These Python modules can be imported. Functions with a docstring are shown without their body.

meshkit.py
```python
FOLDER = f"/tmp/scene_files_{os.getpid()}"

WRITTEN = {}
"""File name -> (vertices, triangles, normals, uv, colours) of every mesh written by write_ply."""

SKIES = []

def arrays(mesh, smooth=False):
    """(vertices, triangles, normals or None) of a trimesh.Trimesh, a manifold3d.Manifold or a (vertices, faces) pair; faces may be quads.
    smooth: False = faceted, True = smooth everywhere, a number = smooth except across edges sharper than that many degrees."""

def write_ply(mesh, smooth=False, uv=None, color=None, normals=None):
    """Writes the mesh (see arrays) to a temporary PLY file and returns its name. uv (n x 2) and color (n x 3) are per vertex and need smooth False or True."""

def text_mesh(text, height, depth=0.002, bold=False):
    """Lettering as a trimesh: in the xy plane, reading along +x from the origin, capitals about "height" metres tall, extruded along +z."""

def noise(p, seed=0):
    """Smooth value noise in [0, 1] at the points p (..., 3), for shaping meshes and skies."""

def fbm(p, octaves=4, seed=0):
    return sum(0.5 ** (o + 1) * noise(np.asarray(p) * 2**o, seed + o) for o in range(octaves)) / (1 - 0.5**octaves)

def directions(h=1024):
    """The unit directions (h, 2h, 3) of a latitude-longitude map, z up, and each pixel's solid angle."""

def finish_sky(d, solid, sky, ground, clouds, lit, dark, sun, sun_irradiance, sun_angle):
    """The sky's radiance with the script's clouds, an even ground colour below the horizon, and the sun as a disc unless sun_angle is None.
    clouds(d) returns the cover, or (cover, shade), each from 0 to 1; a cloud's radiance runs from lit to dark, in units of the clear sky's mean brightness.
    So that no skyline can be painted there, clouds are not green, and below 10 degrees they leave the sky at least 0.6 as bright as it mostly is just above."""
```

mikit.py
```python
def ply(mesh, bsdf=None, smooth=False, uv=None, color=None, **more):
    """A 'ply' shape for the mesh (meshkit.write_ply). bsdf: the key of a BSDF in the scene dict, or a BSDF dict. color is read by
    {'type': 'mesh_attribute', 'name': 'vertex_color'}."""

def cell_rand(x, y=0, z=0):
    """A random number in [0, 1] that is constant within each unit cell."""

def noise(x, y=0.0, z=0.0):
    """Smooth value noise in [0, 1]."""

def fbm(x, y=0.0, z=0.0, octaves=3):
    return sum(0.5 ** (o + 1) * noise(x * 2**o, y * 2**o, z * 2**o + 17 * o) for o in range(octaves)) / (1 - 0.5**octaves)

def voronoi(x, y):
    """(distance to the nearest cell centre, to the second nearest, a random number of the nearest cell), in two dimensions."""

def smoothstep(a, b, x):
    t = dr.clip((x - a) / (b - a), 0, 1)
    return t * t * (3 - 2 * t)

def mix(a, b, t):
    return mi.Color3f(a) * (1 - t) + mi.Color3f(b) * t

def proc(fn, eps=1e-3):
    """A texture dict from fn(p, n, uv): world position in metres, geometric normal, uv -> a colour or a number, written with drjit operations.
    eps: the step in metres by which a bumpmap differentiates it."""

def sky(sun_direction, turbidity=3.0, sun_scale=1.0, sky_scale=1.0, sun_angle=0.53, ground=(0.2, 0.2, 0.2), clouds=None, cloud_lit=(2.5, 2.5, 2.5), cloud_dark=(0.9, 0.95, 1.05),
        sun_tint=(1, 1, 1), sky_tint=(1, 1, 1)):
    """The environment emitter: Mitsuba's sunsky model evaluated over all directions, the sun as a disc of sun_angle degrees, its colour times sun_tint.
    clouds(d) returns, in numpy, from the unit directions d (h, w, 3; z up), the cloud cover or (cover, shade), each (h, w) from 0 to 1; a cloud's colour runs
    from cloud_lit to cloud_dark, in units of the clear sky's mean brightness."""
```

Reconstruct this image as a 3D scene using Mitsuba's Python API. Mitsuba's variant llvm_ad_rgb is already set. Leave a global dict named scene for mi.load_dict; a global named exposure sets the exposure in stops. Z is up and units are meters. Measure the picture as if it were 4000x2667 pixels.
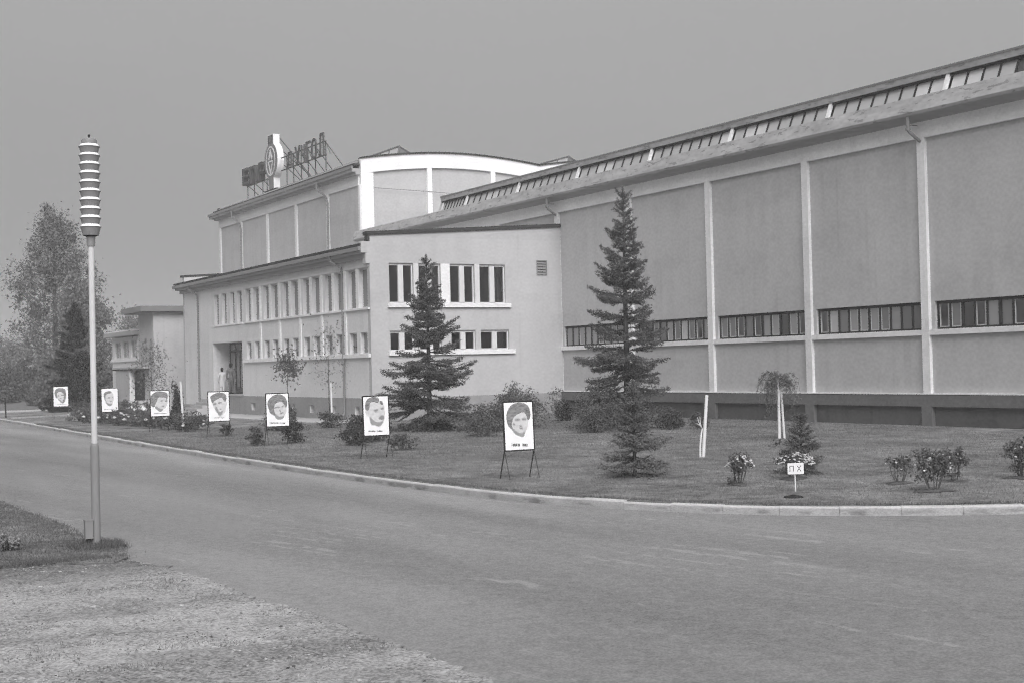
import math, numpy as np, trimesh, mitsuba as mi, drjit as dr, mikit, meshkit
from shapely.geometry import Polygon, box as sbox, Point
from shapely.ops import unary_union
import manifold3d as m3
from mikit import noise, fbm, smoothstep, voronoi, proc

T = mi.ScalarTransform4f
scene, labels = {}, {}

# ------------------------------------------------------------------ camera, sky, exposure
YAW, PITCH, ROLL = math.radians(29.1265), math.radians(0.99276), math.radians(-1.33717)
EYE = np.array([0.0, 0.0, 2.3])
cf = np.array([math.sin(YAW)*math.cos(PITCH), math.cos(YAW)*math.cos(PITCH), math.sin(PITCH)])
cr = np.array([math.cos(YAW), -math.sin(YAW), 0.0]); cu = np.cross(cr, cf)
cup = -cr*math.sin(ROLL) + cu*math.cos(ROLL)
scene['camera'] = {'type': 'perspective', 'fov': 39.52, 'fov_axis': 'x', 'near_clip': 0.1, 'far_clip': 3000.0,
    'to_world': T().look_at(origin=EYE.tolist(), target=(EYE+cf).tolist(), up=cup.tolist()),
    'medium': {'type': 'ref', 'id': 'air'}}

def overcast(d):
    el = np.clip(d[..., 2], 0, 1)
    n = meshkit.fbm(d*np.array([2.0, 2.0, 4.0]) + 3.1, 4, 5)
    return np.ones(el.shape), np.clip(1.0 - 1.9*el + 1.1*el*el + 0.20*(n-0.5), 0, 1)
scene['sky'] = mikit.sky((-0.24, -0.78, 0.72), turbidity=4, sun_scale=1.65, sun_angle=46, clouds=overcast,
    cloud_lit=(2.7, 2.7, 2.7), cloud_dark=(1.22, 1.22, 1.22), sun_tint=(0.815, 0.985, 1.38), ground=(0.2, 0.2, 0.2))
labels['sky'] = {'label': 'even grey overcast sky', 'category': 'sky', 'kind': 'structure'}
exposure = 1.1

# ------------------------------------------------------------------ materials (monochrome photograph: neutral greys)
def rgb(v): return {'type': 'rgb', 'value': [v, v, v]}
def plain(name, v, rough=None):
    d = {'type': 'diffuse', 'reflectance': rgb(v)} if rough is None else {'type': 'principled', 'base_color': rgb(v), 'roughness': rough, 'specular': 0.4}
    scene[name] = {'type': 'twosided', 'b': d}
def procm(name, fn, bump=None, scale=1.0, eps=2e-3):
    d = {'type': 'diffuse', 'reflectance': proc(fn)}
    if bump is not None: d = {'type': 'bumpmap', 'arbitrary': proc(bump, eps), 'scale': scale, 'b': d}
    scene[name] = {'type': 'twosided', 'b': d}
def g3(v): return mi.Color3f(v, v, v)

def stucco(base, grime=0.10, grain=0.10):
    def fn(p, n, uv):
        big = fbm(p.x*0.35, p.y*0.35, p.z*0.5, 3)
        streak = fbm(p.x*2.2, p.y*2.2, p.z*0.25+7, 3)
        fine = 0.6*noise(p.x*11, p.y*11, p.z*11) + 0.4*noise(p.x*31, p.y*31, p.z*31)
        bay = mikit.cell_rand(dr.floor((p.y - 5.6)/5.98), dr.floor(p.z/4.17), 3) - 0.5
        patch = smoothstep(0.60, 0.66, fbm(p.x*0.7+2, p.y*0.7, p.z*0.9, 4))
        drip = smoothstep(0.62, 0.85, noise(p.x*5.3, p.y*5.3, 3.0))*smoothstep(0.35, 0.8, fbm(p.x*0.9, p.y*0.9, p.z*0.35, 2))
        return g3(base*(1 + grime*(big-0.5)*1.6 + grime*(streak-0.5)*1.2 + 2.0*grain*(fine-0.5) + 0.05*bay - 0.4*grime*patch - 0.7*grime*drip))
    return fn
def rough_bump(p, n, uv): return fbm(p.x*22, p.y*22, p.z*22, 2)
procm('m_panel', stucco(0.475), rough_bump, 0.006, 4e-3)
procm('m_block', stucco(0.465, 0.09), rough_bump, 0.006, 4e-3)
procm('m_white', stucco(0.76, 0.12, 0.14))
procm('m_frame_wall', stucco(0.84, 0.06, 0.08))
procm('m_wing', stucco(0.65, 0.10), rough_bump, 0.006, 4e-3)
procm('m_plinth', stucco(0.155, 0.16, 0.14), rough_bump, 0.006, 4e-3)
procm('m_plinth_bay', stucco(0.105, 0.2, 0.14), rough_bump, 0.006, 4e-3)
procm('m_base', stucco(0.30, 0.14, 0.12), rough_bump, 0.006, 4e-3)
def fascia_fn(p, n, uv):
    a = fbm(p.y*0.9, p.z*5, 3.0, 4); b = fbm(p.y*5, p.z*9, 1.0, 3)
    spot = smoothstep(0.66, 0.74, fbm(p.y*3.1+4, p.z*11, 9.0, 3))
    return g3((0.40 + 0.20*(a-0.5) + 0.14*(b-0.5))*(1 - 0.35*spot))
procm('m_fascia', fascia_fn)
def roof_fn(p, n, uv): return g3(0.27 + 0.14*(fbm(p.x*0.8, p.y*0.8, p.z, 4)-0.5))
procm('m_roof', roof_fn)
def asphalt_fn(p, n, uv):
    big = fbm(p.x*0.25, p.y*0.10, 0.0, 4)
    drift = fbm(p.x*1.6, p.y*0.22+5, 2.0, 4)
    fine = noise(p.x*55, p.y*55, 1.0); mid = noise(p.x*11, p.y*11, 4.0)
    ang = p.x*0.985 + p.y*0.17
    scratch = smoothstep(0.72, 0.82, noise(ang*9.0, p.y*0.20, 2.0))*smoothstep(0.42, 0.7, noise(ang*0.7, p.y*0.9, 8.0))*smoothstep(0.35, 0.75, noise(p.x*14, p.y*5, 6.0))
    edge = smoothstep(1.4, 0.0, dr.abs(p.x - 12.2))*smoothstep(18.0, 24.0, p.y)
    return g3((0.212 + 0.075*(big-0.5) + 0.06*(drift-0.5) + 0.085*(fine-0.5) + 0.035*(mid-0.5) + 0.035*(noise(ang*0.9, p.y*0.05, 1.0)-0.5))*(1 + 0.2*edge) + 0.055*scratch)
procm('m_asphalt', asphalt_fn, lambda p, n, uv: fbm(p.x*40, p.y*40, 0.0, 2), 0.006, 3e-3)
def gravel_fn(p, n, uv):
    band = fbm(p.x*0.30+2, p.y*0.85, 1.0, 4)
    patch = fbm(p.x*1.4, p.y*1.8, 3.0, 4)
    fine = noise(p.x*48, p.y*40, 1.0); mid = fbm(p.x*13, p.y*11, 2.0, 3)
    rut = smoothstep(0.56, 0.74, noise(p.x*0.28+4, p.y*1.5+0.35*p.x, 6.0))
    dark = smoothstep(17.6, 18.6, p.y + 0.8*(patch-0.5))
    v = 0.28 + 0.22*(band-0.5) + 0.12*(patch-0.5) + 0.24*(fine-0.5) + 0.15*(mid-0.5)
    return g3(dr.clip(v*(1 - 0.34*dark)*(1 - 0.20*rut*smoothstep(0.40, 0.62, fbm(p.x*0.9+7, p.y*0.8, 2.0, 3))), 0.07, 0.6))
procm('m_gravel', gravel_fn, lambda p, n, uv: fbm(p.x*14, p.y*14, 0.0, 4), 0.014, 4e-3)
def lawn_fn(p, n, uv):
    a = fbm(p.x*0.5, p.y*0.5, 0.0, 4); b = fbm(p.x*5, p.y*5, 1.0, 3)
    return g3(0.16 + 0.13*(a-0.5) + 0.15*(b-0.5) + 0.08*(noise(p.x*1.7+9, p.y*1.7, 0.0)-0.5))
procm('m_lawn', lawn_fn, lambda p, n, uv: fbm(p.x*18, p.y*18, 0.0, 3), 0.05, 4e-3)
def ground_fn(p, n, uv): return g3(0.13 + 0.07*(fbm(p.x*0.15, p.y*0.15, 0.0, 4)-0.5) + 0.05*(fbm(p.x*4, p.y*4, 1.0, 2)-0.5))
procm('m_ground', ground_fn)
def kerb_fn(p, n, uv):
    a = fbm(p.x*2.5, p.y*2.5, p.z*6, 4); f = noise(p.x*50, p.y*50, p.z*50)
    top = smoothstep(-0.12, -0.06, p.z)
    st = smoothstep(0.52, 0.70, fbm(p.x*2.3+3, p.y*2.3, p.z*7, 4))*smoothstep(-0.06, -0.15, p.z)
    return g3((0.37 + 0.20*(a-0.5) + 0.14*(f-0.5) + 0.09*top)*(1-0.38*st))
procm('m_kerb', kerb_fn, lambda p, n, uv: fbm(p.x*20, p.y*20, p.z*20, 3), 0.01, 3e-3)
def pave_fn(p, n, uv): return g3(0.40 + 0.12*(fbm(p.x*1.2, p.y*1.2, 0.0, 4)-0.5))
procm('m_pave', pave_fn)
def lamp_fn(p, n, uv): return g3(0.24 + 0.05*(fbm(p.x*9, p.y*9, p.z*3, 3)-0.5))
procm('m_pole_dark', lamp_fn)
def pole_fn(p, n, uv): return g3(0.56 + 0.08*(fbm(p.x*9, p.y*9, p.z*2, 3)-0.5))
procm('m_pole', pole_fn)
procm('m_bark', lambda p, n, uv: g3(0.07 + 0.05*(fbm(p.x*12, p.y*12, p.z*3, 3)-0.5)))
procm('m_whitewash', lambda p, n, uv: g3(0.68 + 0.2*(fbm(p.x*14, p.y*14, p.z*6, 3)-0.5)))
procm('m_hair', lambda p, n, uv: g3(0.215 + 0.34*(fbm(p.x*19 + 2.0*noise(p.x*9, p.z*9), p.y*2, p.z*30, 3)-0.5)))
procm('m_face', lambda p, n, uv: g3(0.58 + 0.24*(fbm(p.x*17, p.y*3, p.z*17, 3)-0.5)))
procm('m_paper', lambda p, n, uv: g3(0.83 + 0.08*(fbm(p.x*7, p.y*3, p.z*7, 3)-0.5)))
plain('m_jaw', 0.29); plain('m_ink', 0.24); plain('m_caption', 0.13); plain('m_midtone', 0.42)
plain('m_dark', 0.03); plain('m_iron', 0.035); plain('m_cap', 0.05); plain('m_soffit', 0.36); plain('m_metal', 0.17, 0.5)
plain('m_pipe', 0.20, 0.6); plain('m_room', 0.45); plain('m_wood_white', 0.62); plain('m_sash', 0.42); plain('m_emblem', 0.22); plain('m_letter', 0.09)
plain('m_shade_lamp', 0.21, 0.55); plain('m_lampglass', 0.86); plain('m_flower', 0.62); plain('m_door', 0.02, 0.4)
plain('m_skin', 0.34); plain('m_headhair', 0.02); plain('m_coat_white', 0.62); plain('m_suit', 0.17); plain('m_trouser', 0.12); plain('m_sign', 0.74)
procm('m_ground_patch', lambda p, n, uv: g3(0.095 + 0.06*(fbm(p.x*14, p.y*14, 0.0, 3)-0.5))); plain('m_curtain', 0.6); plain('m_vent', 0.25)
for nm_, v_ in (('m_spruce', 0.105), ('m_spruce_dark', 0.012), ('m_spruce_blue', 0.15), ('m_leaf', 0.085), ('m_leaf_hazed', 0.15), ('m_bush', 0.10), ('m_straw', 0.24), ('m_bush_dark', 0.06), ('m_bush_light', 0.14), ('m_grass', 0.16), ('m_grass_dark', 0.12), ('m_stem', 0.09)):  # far foliage is paler: distance haze put into the leaf colour
    plain(nm_, v_)
procm('m_stone', lambda p, n, uv: g3(0.26 + 0.4*(noise(p.x*7, p.y*7, 0.0)-0.5)))
scene['m_glass'] = {'type': 'thindielectric', 'int_ior': 1.52}
for nm_, v_ in (('m_pane_dirty', 0.17), ('m_pane_milky', 0.28), ('m_pane_dark', 0.05), ('m_pane_sky', 0.43)):
    scene[nm_] = {'type': 'twosided', 'b': {'type': 'plastic', 'diffuse_reflectance': rgb(v_), 'int_ior': 1.5}}

# ------------------------------------------------------------------ helpers
BOX_F = np.array([[0,2,1],[0,3,2],[4,5,6],[4,6,7],[0,1,5],[0,5,4],[1,2,6],[1,6,5],[2,3,7],[2,7,6],[3,0,4],[3,4,7]])
def bx(x0, x1, y0, y1, z0, z1):
    return (np.array([[x0,y0,z0],[x1,y0,z0],[x1,y1,z0],[x0,y1,z0],[x0,y0,z1],[x1,y0,z1],[x1,y1,z1],[x0,y1,z1]], float), BOX_F)
def join(ms):
    vs, fs, n = [], [], 0
    for m in ms:
        v, f = (np.asarray(m.vertices), np.asarray(m.faces)) if hasattr(m, 'vertices') else (np.asarray(m[0], float), np.asarray(m[1]))
        vs.append(v); fs.append(f + n); n += len(v)
    return (np.vstack(vs), np.vstack(fs))
def frame(a, b):
    t = np.asarray(b, float) - np.asarray(a, float); L = np.linalg.norm(t); t = t/max(L, 1e-9)
    u = np.cross(t, [0, 0, 1.0] if abs(t[2]) < 0.9 else [1.0, 0, 0]); u /= np.linalg.norm(u)
    return t, u, np.cross(t, u)
def tube(pts, r, sides=6):
    p = np.asarray(pts, float); r = np.broadcast_to(r, (len(p),)); n = len(p)
    vs = []
    for i in range(n):
        t, u, w = frame(p[max(i-1, 0)], p[min(i+1, n-1)])
        a = np.arange(sides)*2*np.pi/sides
        vs.append(p[i] + r[i]*(np.cos(a)[:, None]*u + np.sin(a)[:, None]*w))
    v = np.vstack(vs + [p[0], p[-1]]); f = []
    for i in range(n-1):
        for j in range(sides):
            a, b = i*sides+j, i*sides+(j+1) % sides; c, d = a+sides, b+sides
            f += [[a, b, d], [a, d, c]]
    for j in range(sides):
        f += [[n*sides, (j+1) % sides, j], [n*sides+1, (n-1)*sides+j, (n-1)*sides+(j+1) % sides]]
    return (v, np.array(f))
def bar(a, b, w, h=None):
    h = w if h is None else h
    t, u, s = frame(a, b); a = np.asarray(a, float); b = np.asarray(b, float)
    v = [q + x*u*w/2 + y*s*h/2 for q in (a, b) for x, y in ((-1,-1),(1,-1),(1,1),(-1,1))]
    return (np.array(v), BOX_F)
def lathe(prof, n=20, at=(0, 0, 0)):
    prof = np.asarray(prof, float); a = np.arange(n)*2*np.pi/n
    v = np.vstack([np.c_[r*np.cos(a), r*np.sin(a), np.full(n, z)] for r, z in prof]) + np.asarray(at)
    f = []
    for i in range(len(prof)-1):
        for j in range(n):
            p, q = i*n+j, i*n+(j+1) % n
            f += [[p, q, q+n], [p, q+n, p+n]]
    return (v, np.array(f))
def extrude(poly, depth):
    geoms = [g for g in getattr(poly, 'geoms', [poly]) if g.area > 1e-7]
    return join([trimesh.creation.extrude_polygon(g, depth, engine='earcut') for g in geoms])
def on_x(m, x, flip=False):   # local (u, v, w) -> world: u along y, v up, w along +x from x
    v, f = m; return (np.c_[x + v[:, 2], v[:, 0], v[:, 1]], f)
def on_y(m, y):               # u along x, v up, w along +y from y
    v, f = m; return (np.c_[v[:, 0], y + v[:, 2], v[:, 1]], f[:, ::-1])
def wall_x(x, outline, holes, thick):
    p = Polygon(outline)
    for h in holes: p = p.difference(sbox(*h))
    return on_x(extrude(p, thick), x)
def wall_y(y, outline, holes, thick):
    p = Polygon(outline)
    for h in holes: p = p.difference(sbox(*h))
    return on_y(extrude(p, thick), y)

def key_for(base):
    k, i = base, 0
    while k in used: i += 1; k = f'{base}_{i:03d}'
    used.add(k); return k
used = set()
def thing(name, label, cat, group=None):
    k = key_for(name); labels[k] = {'label': label, 'category': cat}
    if group: labels[k]['group'] = group
    return k
def part(parent, name, mesh, mat, smooth=False, label=None, kind=None):
    k = key_for(parent + '__' + name)
    scene[k] = mikit.ply(mesh, mat, smooth)
    if label or kind:
        labels[k] = {}
        if label: labels[k]['label'] = label
        if kind: labels[k]['kind'] = kind
    return k
def single(name, label, cat, mesh, mat, smooth=False, group=None, kind=None):
    k = thing(name, label, cat, group); scene[k] = mikit.ply(mesh, mat, smooth)
    if kind: labels[k]['kind'] = kind
    return k
def struct(name, mesh, mat, label, smooth=False):
    k = key_for(name); scene[k] = mikit.ply(mesh, mat, smooth); labels[k] = {'label': label, 'kind': 'structure'}; return k

# ------------------------------------------------------------------ setting: ground, road, kerb, lawn, gravel
ROADZ, LAWNZ = -0.20, -0.05
def flat(poly, z): 
    v, f = extrude(poly, 0.02); return (v + [0, 0, z-0.02], f)
from scipy.interpolate import PchipInterpolator, splprep, splev
KP = np.array([(15.4,150),(15.0,120),(14.7,100),(14.34,87.3),(14.0,78),(13.55,68),(13.3,59.6),(12.85,49),(12.55,40),(12.5,33),(12.6,28),(12.72,24.5),(12.98,22.5),(13.6,20.6),(14.5,18.7),(15.8,17.1),(17.8,15.7),(20.5,14.6),(24,13.9),(29,13.5),(36,13.4),(46,13.4)])
tck, _ = splprep(KP.T, s=0.02, k=3)
dense = np.array(splev(np.linspace(0, 1, 4000), tck)).T
arc = np.r_[0, np.cumsum(np.linalg.norm(np.diff(dense, axis=0), axis=1))]
def kerb_at(s): return np.array([np.interp(s, arc, dense[:, 0]), np.interp(s, arc, dense[:, 1])])
def kerb_t(s):
    d = kerb_at(s+0.05) - kerb_at(s-0.05); return d/np.linalg.norm(d)
line = np.array([kerb_at(s) for s in np.arange(0, arc[-1], 0.5)])
struct('ground', flat(sbox(-500, -500, 500, 500), -0.26), 'm_ground', 'flat ground running out to the horizon')
road_poly = Polygon([(4.2, -30), (4.2, 150)] + [tuple(p) for p in line[2:]] + [(80, 13.4), (80, -30)])
struct('road', flat(road_poly, ROADZ), 'm_asphalt', 'grey asphalt road curving past the factory lawn')
inner = []
for s in np.arange(0, arc[-1], 0.5):
    t = kerb_t(max(s, 0.1)); inner.append(kerb_at(s) + np.array([-t[1], t[0]])*0.10)
lawn_poly = Polygon([tuple(p) for p in inner] + [(46, 150)])
struct('lawn', flat(lawn_poly, LAWNZ), 'm_lawn', 'mown lawn between the kerb and the factory')
verge_poly = Polygon([(4.85,19.6),(5.05,20.6),(5.1,21.6),(4.92,22.6),(5.03,24.6),(4.95,27),(4.9,31),(4.9,150),(-60,150),(-60,21.5),(3.0,19.95),(3.66,19.78),(4.1,19.3),(4.55,19.1)])
struct('verge', flat(verge_poly, -0.165), 'm_lawn', 'rough grass verge round the lamp post')
gl = [(4.6,19.6),(4.85,19.2),(5.02,18.42),(5.12,16.98),(5.15,15.13),(5.28,14.25),(5.3,12.75),(5.36,11.39),(5.32,9.99),(5.25,0),(5.2,-30)]
rng = np.random.default_rng(3)
gp = []
for i in range(len(gl)-1):
    a, b = np.array(gl[i]), np.array(gl[i+1]); n = max(2, int(np.linalg.norm(b-a)/0.12)) if i < 8 else 2
    for t in np.arange(n)/n: gp.append(tuple(a+(b-a)*t + [0.035*rng.standard_normal(), 0]))
gravel_poly = Polygon(gp + [(5.2, -30), (-60, -30), (-60, 21.6), (3.0, 20.0)])
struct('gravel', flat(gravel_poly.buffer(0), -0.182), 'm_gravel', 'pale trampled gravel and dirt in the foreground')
struct('entrance_path', flat(Polygon([(14.75,101.6),(19.3,103.2),(24.5,104.2),(24.5,107.5),(14.9,108.4)]), LAWNZ+0.012), 'm_pave', 'pale sandy path leading from the road to the entrance')
struct('pavement', flat(Polygon([(23.7,59.6),(25.95,59.4),(25.95,94.4),(24.0,94.4),(23.3,88),(23.4,70)]), LAWNZ+0.016), 'm_pave', 'pale concrete apron at the foot of the office block')
struct('path_edging', bx(0, 1, 0, 1, 0, 1) if False else join([bar((14.8,86.2,LAWNZ), (20.0,89.2,LAWNZ), 0.18, 0.16), bar((20.0,89.2,LAWNZ), (23.6,90.6,LAWNZ), 0.16, 0.14)]), 'm_pave', 'low pale edging crossing the lawn')
# kerb of separate stones
kerb = key_for('kerb'); labels[kerb] = {'label': 'pale concrete kerb between road and lawn', 'kind': 'structure'}
s, i = 1.0, 0
def kerb_prof(p, t, dz):
    nrm = np.array([-t[1], t[0]])
    return [np.array([*(p + nrm*a), z + dz]) for a, z in ((0, -0.26), (0.0, -0.085), (0.018, -0.06), (0.145, -0.055), (0.16, -0.07), (0.16, -0.26))]
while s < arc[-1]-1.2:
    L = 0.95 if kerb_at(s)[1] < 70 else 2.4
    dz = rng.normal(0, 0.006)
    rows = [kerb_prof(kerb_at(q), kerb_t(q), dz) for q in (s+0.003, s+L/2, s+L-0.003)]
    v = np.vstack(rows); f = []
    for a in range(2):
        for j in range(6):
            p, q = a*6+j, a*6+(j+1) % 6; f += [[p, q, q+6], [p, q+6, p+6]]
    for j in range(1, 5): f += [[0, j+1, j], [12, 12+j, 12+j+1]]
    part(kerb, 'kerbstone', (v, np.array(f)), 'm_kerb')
    s += L; i += 1

# ------------------------------------------------------------------ vegetation builders
def rand_dirs(rng, n):
    v = rng.standard_normal((n, 3)); return v/np.linalg.norm(v, axis=1, keepdims=True)
def leaves(rng, c, size, aspect=0.6, up=0.35):
    """diamond leaves (2 triangles) centred at c"""
    n = len(c); d = rand_dirs(rng, n); nn = rand_dirs(rng, n) + np.array([0, 0, up]); w = np.cross(d, nn); w /= np.linalg.norm(w, axis=1, keepdims=True) + 1e-9
    s = (size*rng.uniform(0.6, 1.3, n))[:, None]
    v = np.stack([c - d*s/2, c + w*s*aspect/2, c + d*s/2, c - w*s*aspect/2], 1).reshape(-1, 3)
    f = (np.arange(n)*4)[:, None, None] + np.array([[0,1,2],[0,2,3]])
    return (v, f.reshape(-1, 3))
def needles(rng, base, dirs, length, width):
    n = len(base); q = np.cross(dirs, rand_dirs(rng, n)); q /= np.linalg.norm(q, axis=1, keepdims=True) + 1e-9
    L = (length*rng.uniform(0.6, 1.25, n))[:, None]; w = width/2
    v = np.stack([base - q*w, base + q*w, base + dirs*L], 1).reshape(-1, 3)
    return (v, np.arange(3*n).reshape(-1, 3))
def blades(rng, pts, h, w, z):
    n = len(pts); a = rng.uniform(0, 2*np.pi, n); hh = h*rng.uniform(0.4, 1.2, n)
    d = np.c_[np.cos(a), np.sin(a), np.zeros(n)]; lean = rng.normal(0, 0.35, (n, 2))*hh[:, None]
    b = np.c_[pts, np.full(n, z)]
    tip = b + np.c_[lean, hh]
    v = np.stack([b - d*w/2, b + d*w/2, tip], 1).reshape(-1, 3)
    return (v, np.arange(3*n).reshape(-1, 3))

def spruce(name, label, at, H, R, seed, low=0.04, mat='m_spruce', dens=1.0, nl=0.085, nw=0.03, lift=0.0, cat='spruce tree', lean=0.0, tier=1.0, pw=0.80):
    rng = np.random.default_rng(seed); k = thing(name, label, cat); at = np.array(at, float)
    part(k, 'trunk', tube([at+[0,0,-0.1], at+[0.02*H*lean,0,0.5*H], at+[0.01*lean*H,0,H*0.97]], [0.014*H+0.02, 0.008*H+0.01, 0.004], 7), 'm_bark', True)
    B, D, limbs = [], [], []
    z = low*H
    while z < 0.965*H:
        fr = z/H; step = (0.24 + 0.22*(1-fr))*(H/9)**0.45*tier
        nb = rng.integers(5, 9) if fr < 0.85 else rng.integers(4, 6)
        prof = (1-fr)**pw*min(1.0, 0.82 + fr*2.0)
        a0 = rng.uniform(0, 6.28); lay = rng.uniform(0.8, 1.12)
        for j in range(nb):
            a = a0 + j*6.283/nb + rng.normal(0, 0.22)
            L = max(0.05*H*0.5, R*prof*lay*rng.uniform(0.62, 1.2)) if fr < 0.92 else R*0.14*rng.uniform(0.6, 1.2)
            el = -0.30 + 1.05*fr**1.3 + lift + rng.normal(0, 0.13)
            zz = z + rng.normal(0, 0.42*step)
            hd = np.array([math.cos(a), math.sin(a), 0]); m = max(4, int(L/0.13)); t = np.linspace(0, 1, m)
            pts = at + np.array([0, 0, zz]) + hd*(t*L)[:, None]*math.cos(el) + np.array([0, 0, 1])*((math.sin(el)*t + 0.16*t**3 - 0.05*t)*L)[:, None]
            limbs.append(tube(pts[::max(1, m//3)] if m > 6 else pts, np.linspace(0.012+0.006*L, 0.004, len(pts[::max(1, m//3)] if m > 6 else pts)), 3))
            side = np.array([-hd[1], hd[0], 0])
            # the branch itself and its side twigs carry needles
            segs = [(pts[max(0, int(0.12*m))], pts[-1])]
            nt = max(3, int(L/0.085*dens))
            for q in range(nt):
                u = 0.16 + 0.82*(q+rng.uniform(0, 1))/nt
                p0 = pts[0]*0 + np.array([np.interp(u, t, pts[:, c]) for c in range(3)])
                for sg in (-1, 1):
                    if rng.uniform() < 0.12: continue
                    tl = (0.11 + 0.50*L*(1-u)*min(1, u*3.0+0.3))*rng.uniform(0.55, 1.15)
                    d = hd*0.75*math.cos(el) + side*sg*0.72 + np.array([0, 0, math.sin(el)*0.8 - 0.16 + rng.normal(0, 0.12)])
                    segs.append((p0, p0 + d/np.linalg.norm(d)*tl))
            for p0, p1 in segs:
                ln = np.linalg.norm(p1-p0); n = max(3, int(ln/0.022*dens))
                u = rng.uniform(0, 1, n)[:, None]; ax = (p1-p0)/max(ln, 1e-6)
                B.append(p0 + (p1-p0)*u); D.append(ax*0.55 + rand_dirs(rng, n)*0.75 + np.array([0, 0, 0.1]))
        z += step
    # leader
    n = int(150*dens); u = rng.uniform(0.88, 1.0, n)
    B.append(at + np.c_[np.zeros(n), np.zeros(n), u*H]); D.append(rand_dirs(rng, n) + np.array([0, 0, 0.7]))
    B, D = np.vstack(B), np.vstack(D); D /= np.linalg.norm(D, axis=1, keepdims=True)
    keep = B[:, 2] > at[2] - 0.03; B, D = B[keep], D[keep]
    part(k, 'branch_wood', join(limbs), 'm_bark', kind='stuff')
    part(k, 'crown', needles(rng, B, D, nl, nw), mat, kind='stuff')
    return k

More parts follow.
